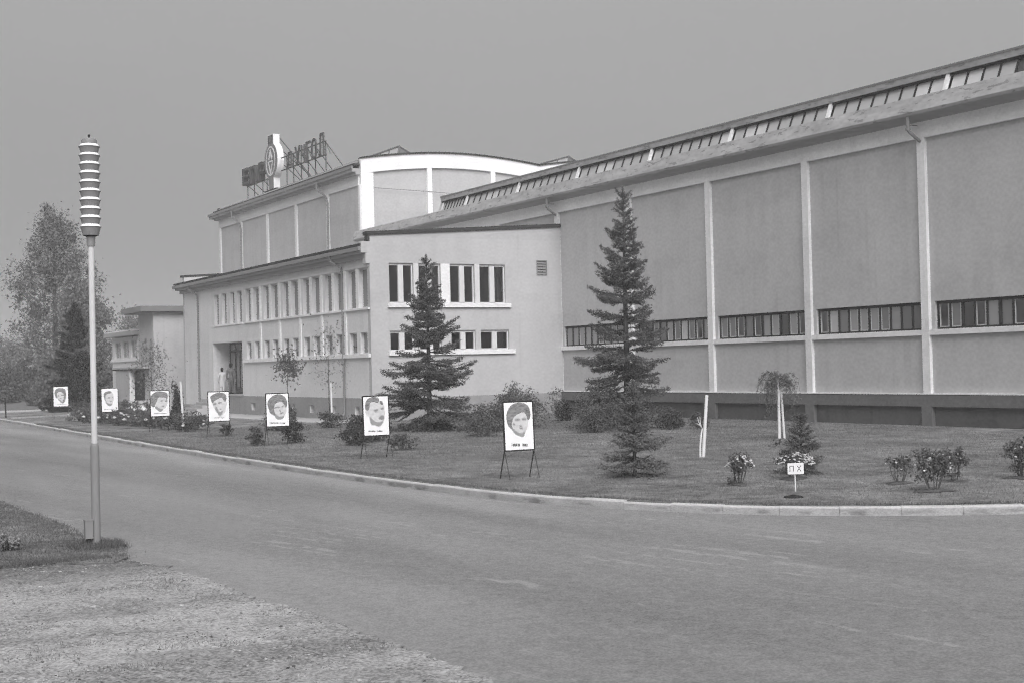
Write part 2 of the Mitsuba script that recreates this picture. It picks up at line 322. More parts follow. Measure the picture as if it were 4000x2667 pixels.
def broadleaf(name, label, at, H, seed, crown, nleaf, size, mat='m_leaf', trunk_r=0.2, limbs=26, cat='tree', clump=0.55, group=None, tmat='m_bark', up=0.3, low=0.15, spread=0.9):
    """crown: function t in [0,1] (height fraction) -> radius in metres"""
    rng = np.random.default_rng(seed); k = thing(name, label, cat, group); at = np.array(at, float)
    bend = rng.normal(0, 0.012, 2)*H
    zs = np.linspace(0, 1, 7); tr = at + np.c_[bend[0]*np.sin(zs*3), bend[1]*np.sin(zs*2.3), zs*H*0.96]; tr[0, 2] -= 0.15
    part(k, 'trunk', tube(tr, trunk_r*(1-zs*0.92), 7), tmat, True)
    lm, tips = [], []
    for i in range(limbs):
        f = low + (0.95-low)*(i+rng.uniform(0, 1))/limbs; r = crown(f)*rng.uniform(0.55, 1.05); a = i*2.4 + rng.normal(0, 0.4)
        b = np.array([np.interp(max(0.06, f-0.13), zs, tr[:, c]) for c in range(3)])
        e = at + np.array([math.cos(a)*r, math.sin(a)*r, f*H + rng.normal(0, 0.02*H)])
        mid = (b+e)/2 + np.array([0, 0, -0.03*H]) + rng.normal(0, 0.015*H, 3)
        lm.append(tube([b, mid, e], [trunk_r*0.28*(1-f*0.7), trunk_r*0.16*(1-f*0.7), trunk_r*0.05], 4))
        for t in (0.4, 0.6, 0.8, 1.0): tips.append((b*(1-t)+e*t if t > 0.5 else mid, 0.35+0.65*t))
        for q in range(3):
            e2 = e*0.6 + mid*0.4 + rng.normal(0, 1, 3)*np.array([1, 1, 0.9])*r*0.32
            lm.append(tube([mid*0.5+e*0.5, e2], [trunk_r*0.08, trunk_r*0.03], 3)); tips.append((e2, 0.9))
    part(k, 'limbs', join(lm), tmat)
    tp = np.array([t[0] for t in tips]); w = np.array([t[1] for t in tips]); idx = rng.choice(len(tp), nleaf, p=w/w.sum())
    rad = np.array([clump]*len(tp))*rng.uniform(0.45, 1.3, len(tp))
    c = tp[idx] + rng.standard_normal((nleaf, 3))*rad[idx][:, None]*np.array([1, 1, spread])
    c = c[c[:, 2] > at[2]+0.1]
    part(k, 'crown', leaves(rng, c, size, up=up), mat, kind='stuff')
    return k

def bush(name, label, at, rx, rz, seed, nleaf, size, mat='m_bush', stems=10, cat='shrub', flowers=0, base=0.1, group=None, hollow=0.5, loose=0.18, fsize=0.045):
    rng = np.random.default_rng(seed); k = thing(name, label, cat, group); at = np.array(at, float)
    st, tips = [], []
    for i in range(stems):
        a = rng.uniform(0, 6.28); e = at + np.array([math.cos(a)*rx*rng.uniform(0.2, 0.85), math.sin(a)*rx*rng.uniform(0.2, 0.85), rz*2*rng.uniform(0.6, 1.05)])
        b = at + np.array([math.cos(a)*0.12*rx, math.sin(a)*0.12*rx, -0.05]); m = (b+e)/2 + np.array([math.cos(a), math.sin(a), 0])*rx*0.08
        st.append(tube([b, m, e], [0.012+0.008*rx, 0.008+0.004*rx, 0.003], 4)); tips.append((b, m, e))
    part(k, 'stems', join(st), 'm_stem')
    ntw = max(8, nleaf//60); tw = []
    for i in range(ntw):     # twig clumps
        d = rand_dirs(rng, 1)[0]; rr = rng.uniform(hollow, 1.0)**0.6
        tw.append(at + np.array([0, 0, base + rz]) + d*rr*np.array([rx, rx, rz])*(1 + rng.normal(0, loose)))
    tw = np.array(tw + [t[2] for t in tips]); c = tw[rng.integers(0, len(tw), nleaf)] + rng.standard_normal((nleaf, 3))*0.15*np.array([rx, rx, rz])
    c = c[c[:, 2] > at[2]+0.02]
    part(k, 'foliage', leaves(rng, c, size), mat, kind='stuff')
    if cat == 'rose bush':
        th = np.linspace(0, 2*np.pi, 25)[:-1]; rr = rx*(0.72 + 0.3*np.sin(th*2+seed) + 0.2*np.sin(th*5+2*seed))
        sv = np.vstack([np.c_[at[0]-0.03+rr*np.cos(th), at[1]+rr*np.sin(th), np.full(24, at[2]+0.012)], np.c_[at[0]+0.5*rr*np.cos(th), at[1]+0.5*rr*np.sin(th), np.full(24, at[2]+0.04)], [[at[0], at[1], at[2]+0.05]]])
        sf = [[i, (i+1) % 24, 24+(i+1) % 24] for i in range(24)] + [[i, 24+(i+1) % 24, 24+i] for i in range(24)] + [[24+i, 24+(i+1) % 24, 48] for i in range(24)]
        part(k, 'ground_patch', (sv, np.array(sf)), 'm_ground_patch', True)  # dark, slightly raised patch round the foot of the bush
    for i in range(flowers):
        d = rand_dirs(rng, 1)[0]; d[2] = abs(d[2])*0.9 - 0.25; d[1] = -abs(d[1]) if rng.uniform() < 0.7 else d[1]
        p = at + np.array([0, 0, base+rz]) + d*np.array([rx, rx, rz])*rng.uniform(0.8, 1.1)
        s = trimesh.creation.icosphere(1, fsize*rng.uniform(0.6, 1.2)); v = s.vertices*(1 + 0.25*rng.standard_normal((len(s.vertices), 1)))*[1, 1, 0.7] + p
        part(k, 'flower', (v, s.faces), 'm_flower')
    return k

# ------------------------------------------------------------------ long hall on the right (wall faces -x, bays of 6 m)
hall = thing('factory_hall', 'long grey factory hall with white pilasters and a strip of windows', 'building')
HX, HY0, HY1 = 36.0, 5.5, 84.0
PY = [5.6, 11.55, 17.5, 23.5, 29.5, 35.49, 41.45, 47.5, 53.4, 59.68, 65.7, 71.7, 77.8]
WZ0, WZ1 = 3.21, 4.16
holes = []
for a, b in zip(PY[:9], PY[1:10]):
    holes.append((a+0.20 if a > 5.6 else a+0.3, WZ0, b-0.34, WZ1))
part(hall, 'wall', wall_x(HX, [(HY0,-0.5),(HY1,-0.5),(HY1,10.6),(HY0,10.6)], holes, 0.30), 'm_panel')
part(hall, 'back_wall', bx(61, 61.3, HY0, HY1, -0.5, 11.2), 'm_panel')
part(hall, 'gable_wall', bx(HX+0.3, 61, HY0, HY0+0.3, -0.5, 10.9), 'm_panel')
part(hall, 'floor_slab', bx(HX+0.3, 61, HY0+0.3, HY1, 0.7, 1.0), 'm_room')
part(hall, 'partition', bx(44.0, 44.2, HY0+0.3, 83.6, 1.0, 10.0), 'm_room')
for y in PY:
    part(hall, 'pilaster', bx(HX-0.13, HX+0.02, y-0.17, y+0.17, 1.06, 9.76), 'm_white')
part(hall, 'eaves_beam', bx(HX-0.125, HX+0.05, HY0, 83.9, 9.73, 10.30), 'm_white')
# coved soffit between beam and fascia
cv = [(HX-0.123, 10.28), (HX-0.20, 10.36), (HX-0.38, 10.42), (HX-0.58, 10.44), (HX-0.58, 10.60), (HX+0.02, 10.60), (HX+0.02, 10.28)]
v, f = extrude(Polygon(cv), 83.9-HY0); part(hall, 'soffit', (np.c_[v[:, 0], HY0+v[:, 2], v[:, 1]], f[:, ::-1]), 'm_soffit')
fa = [(HX-0.62, 10.47), (HX-0.66, 10.56), (HX-0.52, 11.08), (HX-0.40, 11.10), (HX-0.36, 10.62), (HX-0.5, 10.47)]
v, f = extrude(Polygon(fa), 83.9-HY0); part(hall, 'fascia', (np.c_[v[:, 0], HY0+v[:, 2], v[:, 1]], f[:, ::-1]), 'm_fascia', label='weathered patchy eaves fascia')
# shell roof: profile in x, z
def shell_roof(x0, z0, crown, span, n=14):
    return [(x0 + span*t, z0 + crown*math.sin(math.pi*min(1, t*1.0))) for t in np.linspace(0, 1, n)]
def roof_mesh(prof, y0, y1, th=0.15):
    up = [(x, z) for x, z in prof]; poly = Polygon(up + [(x, z-th) for x, z in prof[::-1]])
    v, f = extrude(poly, y1-y0); return (np.c_[v[:, 0], y0+v[:, 2], v[:, 1]], f[:, ::-1])
prof = [(HX-0.42, 11.08), (HX+0.6, 11.30), (HX+1.2, 11.45)] + shell_roof(HX+1.2, 11.45, 0.5, 11.8)[1:] + shell_roof(HX+13.0, 11.45, 0.5, 12.0)[1:]
part(hall, 'roof', roof_mesh(prof, HY0-0.2, 83.9), 'm_roof')
# saw-tooth roof light along the eaves
GX, GZ0, GZ1, SY0, SY1 = 37.20, 11.47, 11.98, 6.0, 75.0
slope = 0.42
for i, (a, b) in enumerate(zip(PY[:-1], PY[1:])):
    if a > 74: break
    y0, y1 = a + 0.12, min(b, 75.0) - 0.12; n = 8; w = (y1-y0)/n
    for j in range(n):
        q = (i*7 + j*3) % 11
        ya, yb = y0+j*w+0.035, y0+(j+1)*w-0.035
        vv = np.array([[GX, ya, GZ0], [GX, yb, GZ0], [GX+slope*0.5, yb, GZ1], [GX+slope*0.5, ya, GZ1]]); vb = vv + [0.02, 0, 0.0]
        lab = None; mat = 'm_pane_sky' if q not in (2, 5) else 'm_curtain'
        if i == 4 and j == 3: mat, lab = 'm_pane_dark', 'dark open pane of the roof light'
        part(hall, 'roof_light_pane', (np.vstack([vv, vb]), BOX_F), mat, label=lab)
        if j: part(hall, 'roof_light_bar', bar((GX-0.02, y0+j*w, GZ0), (GX-0.02+slope*0.5, y0+j*w, GZ1), 0.05, 0.05), 'm_iron')
    if b < 75.2: part(hall, 'roof_light_strut', bar((GX-0.10, b, GZ0-0.02), (GX+0.13, b, GZ1+0.06), 0.16, 0.10), 'm_white')
cap = [(GX+0.03, 12.05), (GX+0.0, 12.30), (GX+0.30, 12.36), (GX+4.5, 11.75), (GX+4.5, 11.65), (GX+0.3, 12.10)]
v, f = extrude(Polygon(cap), SY1-SY0); part(hall, 'roof_light_cap', (np.c_[v[:, 0], SY0+v[:, 2], v[:, 1]], f[:, ::-1]), 'm_fascia')
part(hall, 'roof_light_flashing', join([bx(GX-0.02, GX-0.004, SY0, SY1, 12.26, 12.34)]), 'm_metal')
part(hall, 'roof_light_shade_line', bx(GX+0.10, GX+0.24, SY0+0.02, SY1-0.02, 11.975, 12.05), 'm_dark')  # black strip paints in the shadow line below the cap
part(hall, 'roof_light_end', join([tube([(GX-0.1, 75.03, 11.4), (GX+0.12, 75.03, 12.0), (GX+0.16, 75.03, 12.42)], 0.06, 5), tube([(GX+0.16, 75.03, 12.42), (GX+1.6, 75.03, 12.1)], 0.05, 5), bx(GX+0.2, GX+4.4, 74.9, 74.96, 11.4, 11.95)]), 'm_fascia')
# plinth: beam and piers proud of recessed bays
part(hall, 'plinth_beam', bx(HX-0.17, HX+0.02, HY0, 59.9, 0.61, 1.02), 'm_plinth')
part(hall, 'plinth_ledge', bx(HX-0.19, HX+0.02, HY0, 59.9, 1.022, 1.062), 'm_white')
for y in PY[:10]:
    part(hall, 'plinth_pier', bx(HX-0.168, HX+0.02, y-0.24, y+0.24, -0.5, 0.608), 'm_plinth')
for a, b in zip(PY[:9], PY[1:10]):
    part(hall, 'plinth_bay', bx(HX-0.02, HX-0.004, a+0.24, b-0.24, -0.5, 0.606), 'm_plinth_bay')
# window strips
rw = np.random.default_rng(21)
for bi, (h, a, b) in enumerate(zip(holes, PY[:9], PY[1:10])):
    y0, z0, y1, z1 = h
    w = key_for(hall + '__window')
    scene[w] = mikit.ply(join([bx(HX+0.10, HX+0.17, y0, y1, z0, z0+0.06), bx(HX+0.10, HX+0.17, y0, y1, z1-0.10, z1), bx(HX+0.10, HX+0.17, y0, y0+0.06, z0+0.06, z1-0.10), bx(HX+0.10, HX+0.17, y1-0.06, y1, z0+0.06, z1-0.10)]), 'm_iron')
    n = 10; pw = (y1-y0-0.12)/n
    for j in range(n):
        ya, yb = y0+0.06+j*pw, y0+0.06+(j+1)*pw; zb, zt = z0+0.06, z1-0.10
        part_key = lambda nm: key_for(w + '__' + nm)
        dark = (j % 5 == 0)
        t = 0.055 if dark else 0.03
        if j: 
            k = part_key('mullion'); scene[k] = mikit.ply(bx(HX+0.08, HX+0.165, ya-t, ya+t, zb, zt), 'm_iron')
        if rw.uniform() < 0.72:
            k = part_key('sash'); ia, ib = ya+0.06, yb-0.05
            scene[k] = mikit.ply(join([bx(HX+0.105, HX+0.15, ia, ia+0.05, zb, zt), bx(HX+0.105, HX+0.15, ib-0.02, ib, zb, zt), bx(HX+0.105, HX+0.15, ia+0.05, ib-0.02, zb, zb+0.035)]), 'm_sash')
        k = part_key('pane'); r = rw.uniform()
        scene[k] = mikit.ply(bx(HX+0.13, HX+0.136, ya+0.02, yb-0.02, zb, zt) if r < 0.66 else (np.array([[HX+0.133, ya+0.02, zb], [HX+0.133, yb-0.02, zb], [HX+0.133, yb-0.02, zt], [HX+0.133, ya+0.02, zt]]), np.array([[0,2,1],[0,3,2]])),
            'm_pane_dirty' if r < 0.34 else 'm_pane_milky' if r < 0.56 else 'm_pane_sky' if r < 0.66 else 'm_glass')
    part(hall, 'window_sill', bx(HX-0.12, HX+0.10, a+0.17, b-0.17, 3.02, 3.20), 'm_white')
# gutter drops: swan-neck pipes running into the pilasters
for y in (11.55, 35.49, 59.68):
    part(hall, 'downpipe', join([tube([(HX-0.55, y+0.12, 10.50), (HX-0.55, y+0.12, 10.02), (HX-0.5, y+0.10, 9.93), (HX-0.24, y+0.02, 9.70), (HX-0.12, y, 9.62)], 0.06, 8), lathe([(0.075, 9.98), (0.085, 10.0), (0.075, 10.06)], 8, (HX-0.55, y+0.12, 0)), tube([(HX-0.66, y+0.12, 10.17), (HX-0.1, y+0.1, 10.17)], 0.015, 4)]), 'm_pipe', 40)

# ------------------------------------------------------------------ rear hall (taller, white framed gable towards the camera)
rear = thing('rear_hall', 'taller hall behind with arched white-framed gable', 'building')
RX, RY0, RY1 = 36.0, 84.0, 113.2
def arch(x, base=15.76):
    t = (x-36.0)/13.2; t = t - math.floor(t)
    return base + 0.55*math.sin(math.pi*t)**0.9 + 0.02*(x-36)*(0.6 if x < 50 else 0.6)
ax = np.linspace(RX+0.0, 62, 60)
part(rear, 'gable_wall', wall_y(RY0+0.08, [(RX+0.02, -0.3), (62, -0.3)] + [(x, arch(x)-0.4) for x in ax[::-1]], [], 0.3), 'm_panel')
band = [(x, arch(x)) for x in ax] + [(x, arch(x)-0.95) for x in ax[::-1]]
part(rear, 'gable_frame', on_y(extrude(Polygon(band), 0.26), RY0-0.10), 'm_frame_wall', label='white arched band along the gable top')
part(rear, 'gable_post', bx(RX-0.005, RX+0.86, RY0-0.098, RY0+0.16, 8.5, 14.9), 'm_frame_wall')
for x in (40.87, 45.6, 50.4, 55.2):
    part(rear, 'gable_pilaster', bx(x-0.17, x+0.17, RY0-0.096, RY0+0.1, 8.5, arch(x)-0.93), 'm_frame_wall')
part(rear, 'gable_coping', on_y(extrude(Polygon([(x, arch(x)+0.10) for x in ax] + [(x, arch(x)+0.004) for x in ax[::-1]]), 0.5), RY0-0.2), 'm_cap')
part(rear, 'cable', tube([(RX+0.9, RY0-0.13, 13.92), (40.8, RY0-0.13, 13.83), (44, RY0-0.13, 13.7), (48, RY0-0.13, 13.4)], 0.018, 4), 'm_pipe')
part(rear, 'side_wall', bx(RX+0.01, RX+0.3, RY0+0.16, RY1, -0.3, 15.0), 'm_panel')
part(rear, 'end_wall', bx(RX+0.3, 62, RY1-0.3, RY1, -0.3, 15.3), 'm_panel')
for y in (84.05, 89.55, 95.55, 101.6, 107.7, 113.02):
    part(rear, 'pilaster', bx(RX-0.10, RX+0.02, y-(0.17 if y > 84.1 else 0.0)+(-0.1 if y < 84.1 else 0), y+0.19, 8.5, 14.10), 'm_white')
part(rear, 'eaves_beam', bx(RX-0.098, RX+0.02, RY0+0.17, RY1+0.05, 14.08, 14.75), 'm_wing')
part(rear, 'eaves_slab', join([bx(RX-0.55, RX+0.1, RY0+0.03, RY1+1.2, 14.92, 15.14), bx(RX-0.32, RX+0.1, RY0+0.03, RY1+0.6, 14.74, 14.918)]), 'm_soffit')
part(rear, 'gutter', bx(RX-0.64, RX-0.5, RY0+0.02, RY1+1.25, 15.10, 15.30), 'm_pipe')
part(rear, 'roof_edge', bx(RX-0.45, RX+0.3, RY0+0.05, RY1+0.4, 15.34, 15.46), 'm_cap')
part(rear, 'roof', roof_mesh([(RX-0.4, 15.32)] + [(x, arch(x)-0.05) for x in ax], RY0+0.35, RY1), 'm_roof')
part(rear, 'end_parapet', on_y(extrude(Polygon([(RX-0.1, 15.2), (48, 15.6), (48, 15.9), (RX-0.1, 15.75)]), 0.3), RY1+0.05), 'm_cap')
for y in (89.62, 107.78):
    part(rear, 'downpipe', join([tube([(RX-0.57, y+0.6, 15.15), (RX-0.57, y+0.6, 14.55), (RX-0.5, y+0.55, 14.45), (RX-0.3, y+0.2, 14.2), (RX-0.2, y-0.12, 13.9), (RX-0.16, y-0.3, 13.5), (RX-0.16, y-0.3, 8.6)], 0.07, 8)]), 'm_pipe', 40)
for xx in (38.95, 51.9):       # saw-tooth roof lights, their end frames towards the gable
    z = 16.78
    part(rear, 'roof_light', join([tube([(xx, y, z), (xx+0.95, y, z-0.5)], 0.05, 5) for y in np.arange(84.4, 112, 6.0)] + [tube([(xx-0.12, y, z-0.62), (xx, y, z)], 0.05, 5) for y in np.arange(84.4, 112, 1.5)] +
        [tube([(xx, 84.35, z), (xx, 110, z)], 0.06, 5), tube([(xx-0.10, 84.35, z-0.55), (xx-0.1, 110, z-0.55)], 0.04, 5)]), 'm_metal')
    for y in np.arange(84.4, 109, 1.5):
        v4 = np.array([[xx-0.11, y+0.06, z-0.6], [xx-0.11, y+1.44, z-0.6], [xx-0.01, y+1.44, z-0.06], [xx-0.01, y+0.06, z-0.06]])
        part(rear, 'roof_light_pane', (np.vstack([v4, v4+[0.02, 0, 0]]), BOX_F), 'm_curtain')
    part(rear, 'roof_light_back', on_y(extrude(Polygon([(xx+0.01, z-0.03), (xx+1.2, z-0.62), (xx+1.2, z-0.75), (xx+0.01, z-0.75)]), 26), 84.42), 'm_metal')

# ------------------------------------------------------------------ office block projecting from the hall (two floors)
office = thing('office_block', 'two-storey pale office block with rows of narrow windows and entrance', 'building')
OX, OY0, OY1 = 25.85, 59.5, 89.2
def otop(x): return 8.40 + (x-OX)*0.062
# end wall towards the camera
fh = []
up = [(26.82, 28.42), (29.83, 31.2)]
WUP = []
# four casement groups: openings between white posts
def pane_groups(y):
    return
front_up = [(26.80, 28.02), (28.30, 29.42), (29.92, 31.20), (31.48, 32.86)]
front_lo = [(26.80, 28.02), (28.30, 29.42), (29.92, 31.20), (31.48, 33.0)]
for a, b in front_up: fh.append((a, 5.30, b, 7.14))
for a, b in front_lo: fh.append((a, 3.13, b, 4.04))
fh.append((34.62, 5.92+0.75, 35.16, 5.92+1.42))
part(office, 'end_wall', wall_y(OY0, [(OX, -0.5), (HX-0.02, -0.5), (HX-0.02, otop(36)), (OX, otop(OX))], fh, 0.3), 'm_block', label='pale rendered end wall facing the camera')
part(office, 'end_base', bx(OX-0.02, HX-0.2, OY0-0.025, OY0-0.003, -0.5, 0.98), 'm_base')
part(office, 'coping', on_y(extrude(Polygon([(OX-0.14, otop(OX)-0.02), (HX-0.02, otop(36)-0.02), (HX-0.02, otop(36)+0.15), (OX-0.14, otop(OX)+0.15)]), 0.46), OY0-0.08), 'm_cap', label='dark sheet-metal coping')
part(office, 'coping', on_y(extrude(Polygon([(OX-0.14, otop(OX)-0.02), (HX-0.02, otop(36)-0.02), (HX-0.02, otop(36)+0.12), (OX-0.14, otop(OX)+0.12)]), 0.40), OY1-0.3), 'm_cap')
part(office, 'far_end_wall', wall_y(OY1-0.28, [(OX, -0.5), (HX-0.02, -0.5), (HX-0.02, otop(36)), (OX, otop(OX))], [], 0.28), 'm_block')
def casement_y(y, a, b, z0, z1, sill, np_=2):
    """window in a wall facing -y: frame, panes"""
    w = key_for(office + '__window'); t = 0.055
    fr = [bx(a, b, y+0.10, y+0.18, z0, z0+t), bx(a, b, y+0.10, y+0.18, z1-t-0.05, z1), bx(a, a+t, y+0.10, y+0.18, z0+t, z1-t-0.05), bx(b-t, b, y+0.10, y+0.18, z0+t, z1-t-0.05)]
    m = (a+b)/2; fr.append(bx(m-0.13, m+0.13, y+0.06, y+0.18, z0+t, z1-t-0.05))
    scene[w] = mikit.ply(join(fr), 'm_wood_white')
    for xa, xb in ((a+t, m-0.13), (m+0.13, b-t)):
        k = key_for(w + '__pane')
        scene[k] = mikit.ply((np.array([[xa, y+0.14, z0+t], [xb, y+0.14, z0+t], [xb, y+0.14, z1-t-0.05], [xa, y+0.14, z1-t-0.05]]), np.array([[0,1,2],[0,2,3]])), 'm_glass')
for a, b in front_up: casement_y(OY0, a, b, 5.30, 7.14, 0)
for a, b in front_lo: casement_y(OY0, a, b, 3.13, 4.04, 0)
for xs in ((28.02, 28.30), (31.20, 31.48)):
    part(office, 'window_post', bx(xs[0]+0.02, xs[1]-0.02, OY0-0.02, OY0+0.02, 5.30, 7.12), 'm_wood_white')
part(office, 'window_sill', bx(26.70, 33.10, OY0-0.12, OY0+0.10, 5.10, 5.29), 'm_white')
part(office, 'window_sill', bx(26.70, 33.28, OY0-0.12, OY0+0.10, 2.92, 3.12), 'm_white')
part(office, 'window_pier', bx(29.44, 29.90, OY0-0.015, OY0+0.02, 5.30, 7.14), 'm_white')
vent = key_for(office + '__vent'); scene[vent] = mikit.ply(join([bx(34.60, 35.18, OY0-0.03, OY0+0.02, 6.64, 6.67), bx(34.60, 35.18, OY0-0.03, OY0+0.02, 7.34, 7.38), bx(34.60, 34.63, OY0-0.03, OY0+0.02, 6.67, 7.34), bx(35.15, 35.18, OY0-0.03, OY0+0.02, 6.67, 7.34)]), 'm_vent')
for i in range(5):
    k = key_for(vent + '__slat'); z = 6.69 + i*0.13
    scene[k] = mikit.ply((np.array([[34.63, OY0-0.02, z], [35.15, OY0-0.02, z], [35.15, OY0+0.06, z+0.10], [34.63, OY0+0.06, z+0.10], [34.63, OY0-0.02, z+0.02], [35.15, OY0-0.02, z+0.02], [35.15, OY0+0.06, z+0.12], [34.63, OY0+0.06, z+0.12]]), BOX_F), 'm_vent')
part(office, 'vent_back', bx(34.55, 35.25, OY0+0.30, OY0+0.32, 6.6, 7.45), 'm_dark')
# long facade (faces -x)
mod = [59.72, 62.42, 65.40, 68.36, 71.38, 74.36, 77.10]
upper, lower = [], []
for a in mod[:-1]:
    o = 0.06 if a > 60 else 0.07
    upper += [(a+o+0.30-0.02, a+o+1.24), (a+o+1.60, a+o+2.54)] if a > 60 else [(a+0.07, a+1.03), (a+1.40, a+2.36)]
    lower += [(a+o+0.32, a+o+1.16), (a+o+1.68, a+o+2.50)] if a > 60 else [(a+0.18, a+1.00), (a+1.42, a+2.28)]
upper += [(77.62, 78.52), (78.94, 79.76), (80.41, 81.28), (81.86, 82.72)]
ho = [(a, 5.12, b, 6.93) for a, b in upper] + [(a, 3.04, b, 4.0) for a, b in lower]
cel = [(60.95, 61.54), (63.8, 64.36), (66.72, 67.33), (69.4, 69.95), (72.4, 72.95), (75.6, 76.27)]
ho += [(a, 0.22, b, 0.62) for a, b in cel]
DY0, DY1, DZ0, DZ1 = 77.72, 83.14, 1.06, 4.08
ho.append((DY0, DZ0, DY1, DZ1))
part(office, 'wall', wall_x(OX, [(OY0+0.30, -0.5), (OY1-0.28, -0.5), (OY1-0.28, 7.74), (OY0+0.30, 7.74)], ho, 0.28), 'm_wing')
part(office, 'base_course', wall_x(OX-0.018, [(OY0-0.02, -0.5), (83.3, -0.5), (83.3, 1.0), (OY0-0.02, 1.0)], [(a, 0.22, b, 0.62) for a, b in cel], 0.015), 'm_base')
part(office, 'cellar_back', bx(OX+0.9, OX+1.0, OY0+0.3, DY0-0.3, -0.5, 0.95), 'm_dark')
part(office, 'inner_floor', join([bx(OX+0.3, HX-0.1, OY0+0.3, OY1-0.3, 0.95, 1.04), bx(OX+1.3, HX-0.1, OY0+0.3, OY1-0.3, 4.5, 4.7)]), 'm_room')
part(office, 'inner_wall', bx(OX+5.0, OX+5.2, OY0+3.0, OY1-0.3, 1.05, 8.0), 'm_room')
for a, b in upper:
    w = key_for(office + '__window'); z0, z1, x = 5.12, 6.93, OX+0.15; t = 0.05
    scene[w] = mikit.ply(join([bx(x, x+0.07, a, b, z0, z0+t), bx(x, x+0.07, a, b, z1-t, z1), bx(x, x+0.07, a, a+t, z0+t, z1-t), bx(x, x+0.07, b-t, b, z0+t, z1-t)]), 'm_wood_white')
    k = key_for(w + '__pane'); scene[k] = mikit.ply(bx(x+0.03, x+0.036, a+t, b-t, z0+t, z1-t), 'm_pane_dirty')
for i, (a, b) in enumerate(lower):
    w = key_for(office + '__window'); z0, z1, x = 3.04, 4.0, OX+0.14; t = 0.05
    scene[w] = mikit.ply(join([bx(x, x+0.07, a, b, z0, z0+t), bx(x, x+0.07, a, b, z1-t, z1), bx(x, x+0.07, a, a+t, z0+t, z1-t), bx(x, x+0.07, b-t, b, z0+t, z1-t)]), 'm_wood_white')
    k = key_for(w + '__pane'); scene[k] = mikit.ply(bx(x+0.03, x+0.036, a+t, b-t, z0+t, z1-t), 'm_pane_dirty')
    if i % 2:
        k = key_for(w + '__stay'); z = 3.36
        scene[k] = mikit.ply(join([tube([(OX+0.16, b-0.1, z), (OX-0.16, a-0.32, z)], 0.014, 4), tube([(OX+0.1, b-0.25, z-0.09), (OX+0.1, b-0.25, z+0.09)], 0.016, 4)]), 'm_iron')
part(office, 'sill_band', bx(OX-0.10, OX+0.12, OY0+0.06, 77.15, 5.03, 5.11), 'm_white')
part(office, 'sill_band', bx(OX-0.12, OX+0.12, OY0+0.06, 77.25, 2.86, 3.03), 'm_white')
part(office, 'sill_band', bx(OX-0.06, OX+0.12, 77.5, 82.85, 5.03, 5.11), 'm_white')
for y in (62.40, 65.40, 68.36, 71.38, 74.42):
    part(office, 'pilaster', bx(OX-0.055, OX+0.02, y-0.125, y+0.125, 3.035, 5.025), 'm_white')
    part(office, 'pilaster', bx(OX-0.055, OX+0.02, y-0.125, y+0.125, 5.115, 6.96), 'm_white')
for a, b in zip(upper[:12:2], upper[1:12:2]):
    part(office, 'mullion_post', bx(OX-0.03, OX+0.02, a[1]+0.02, b[0]-0.02, 5.115, 6.95), 'm_white')
part(office, 'window_head', bx(OX-0.05, OX+0.02, OY0+0.1, 76.9, 6.965, 7.06), 'm_wing')
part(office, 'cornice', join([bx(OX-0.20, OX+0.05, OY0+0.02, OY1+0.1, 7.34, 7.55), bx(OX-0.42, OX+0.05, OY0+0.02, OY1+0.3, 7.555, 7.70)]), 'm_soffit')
part(office, 'gutter', bx(OX-0.55, OX-0.38, OY0-0.02, OY1+0.5, 7.68, 7.86), 'm_pipe')
part(office, 'roof', (lambda m: m)(roof_mesh([(OX-0.36, 7.92), (OX+1.0, 8.06), (HX-0.02, 8.9)], OY0+0.36, OY1-0.3, 0.16)), 'm_roof')
part(office, 'roof_edge', bx(OX-0.50, OX-0.36, OY0-0.02, OY1+0.4, 7.90, 8.0), 'm_cap')
part(office, 'corner_bracket', join([bx(OX-0.42, OX-0.005, OY0-0.03, OY0+0.3, 7.6, 8.1), bx(OX-0.2, OX-0.005, OY0-0.03, OY0+0.3, 7.1, 7.59)]), 'm_block')
part(office, 'corner_flashing', bx(OX-0.12, OX-0.003, OY0-0.07, OY0+0.25, 8.12, 8.36), 'm_cap')
for y, zb in ((62.6, 0.25), (85.8, 0.45)):
    part(office, 'downpipe', join([tube([(OX-0.45, y+0.5, 7.7), (OX-0.45, y+0.5, 7.45), (OX-0.12, y, 7.1), (OX-0.09, y, 6.8), (OX-0.09, y, zb)], 0.055, 8), tube([(OX-0.09, y, zb), (OX-0.2, y+0.02, zb-0.12)], 0.06, 8)]), 'm_pipe', 40)
# entrance recess
RXD = OX + 1.02
part(office, 'recess', join([bx(OX+0.28, RXD, DY0-0.2, DY0-0.003, DZ0-0.1, DZ1+0.2), bx(OX+0.28, RXD+0.2, DY1+0.003, DY1+0.2, DZ0-0.1, DZ1+0.2), bx(OX+0.28, RXD+0.2, DY0-0.2, DY1+0.2, DZ1+0.003, DZ1+0.2)]), 'm_wing')
part(office, 'threshold', bx(OX-0.06, RXD, DY0-0.15, DY1, 0.98, DZ0+0.004), 'm_pave')
door = key_for(office + '__door')
scene[door] = mikit.ply(join([bx(RXD, RXD+0.08, y-w/2, y+w/2, DZ0+0.01, DZ1) for y, w in ((DY0+0.06, 0.12), (80.85, 0.16), (82.05, 0.20), (83.05, 0.14))] + [bx(RXD, RXD+0.08, DY0+0.1, DY1-0.05, z, z+h) for z, h in ((3.52, 0.11), (3.98, 0.10))] +
    [bx(RXD-0.01, RXD+0.07, 80.93, 81.95, DZ0+0.01, 1.46), bx(RXD-0.01, RXD+0.07, DY0+0.12, 80.77, DZ0+0.01, 1.46), bx(RXD-0.005, RXD+0.06, 81.2, 81.32, 1.46, 3.52), bx(RXD-0.005, RXD+0.06, 79.3, 79.45, 1.46, 3.52)]), 'm_door')
labels[door] = {'label': 'dark metal and glass entrance door'}
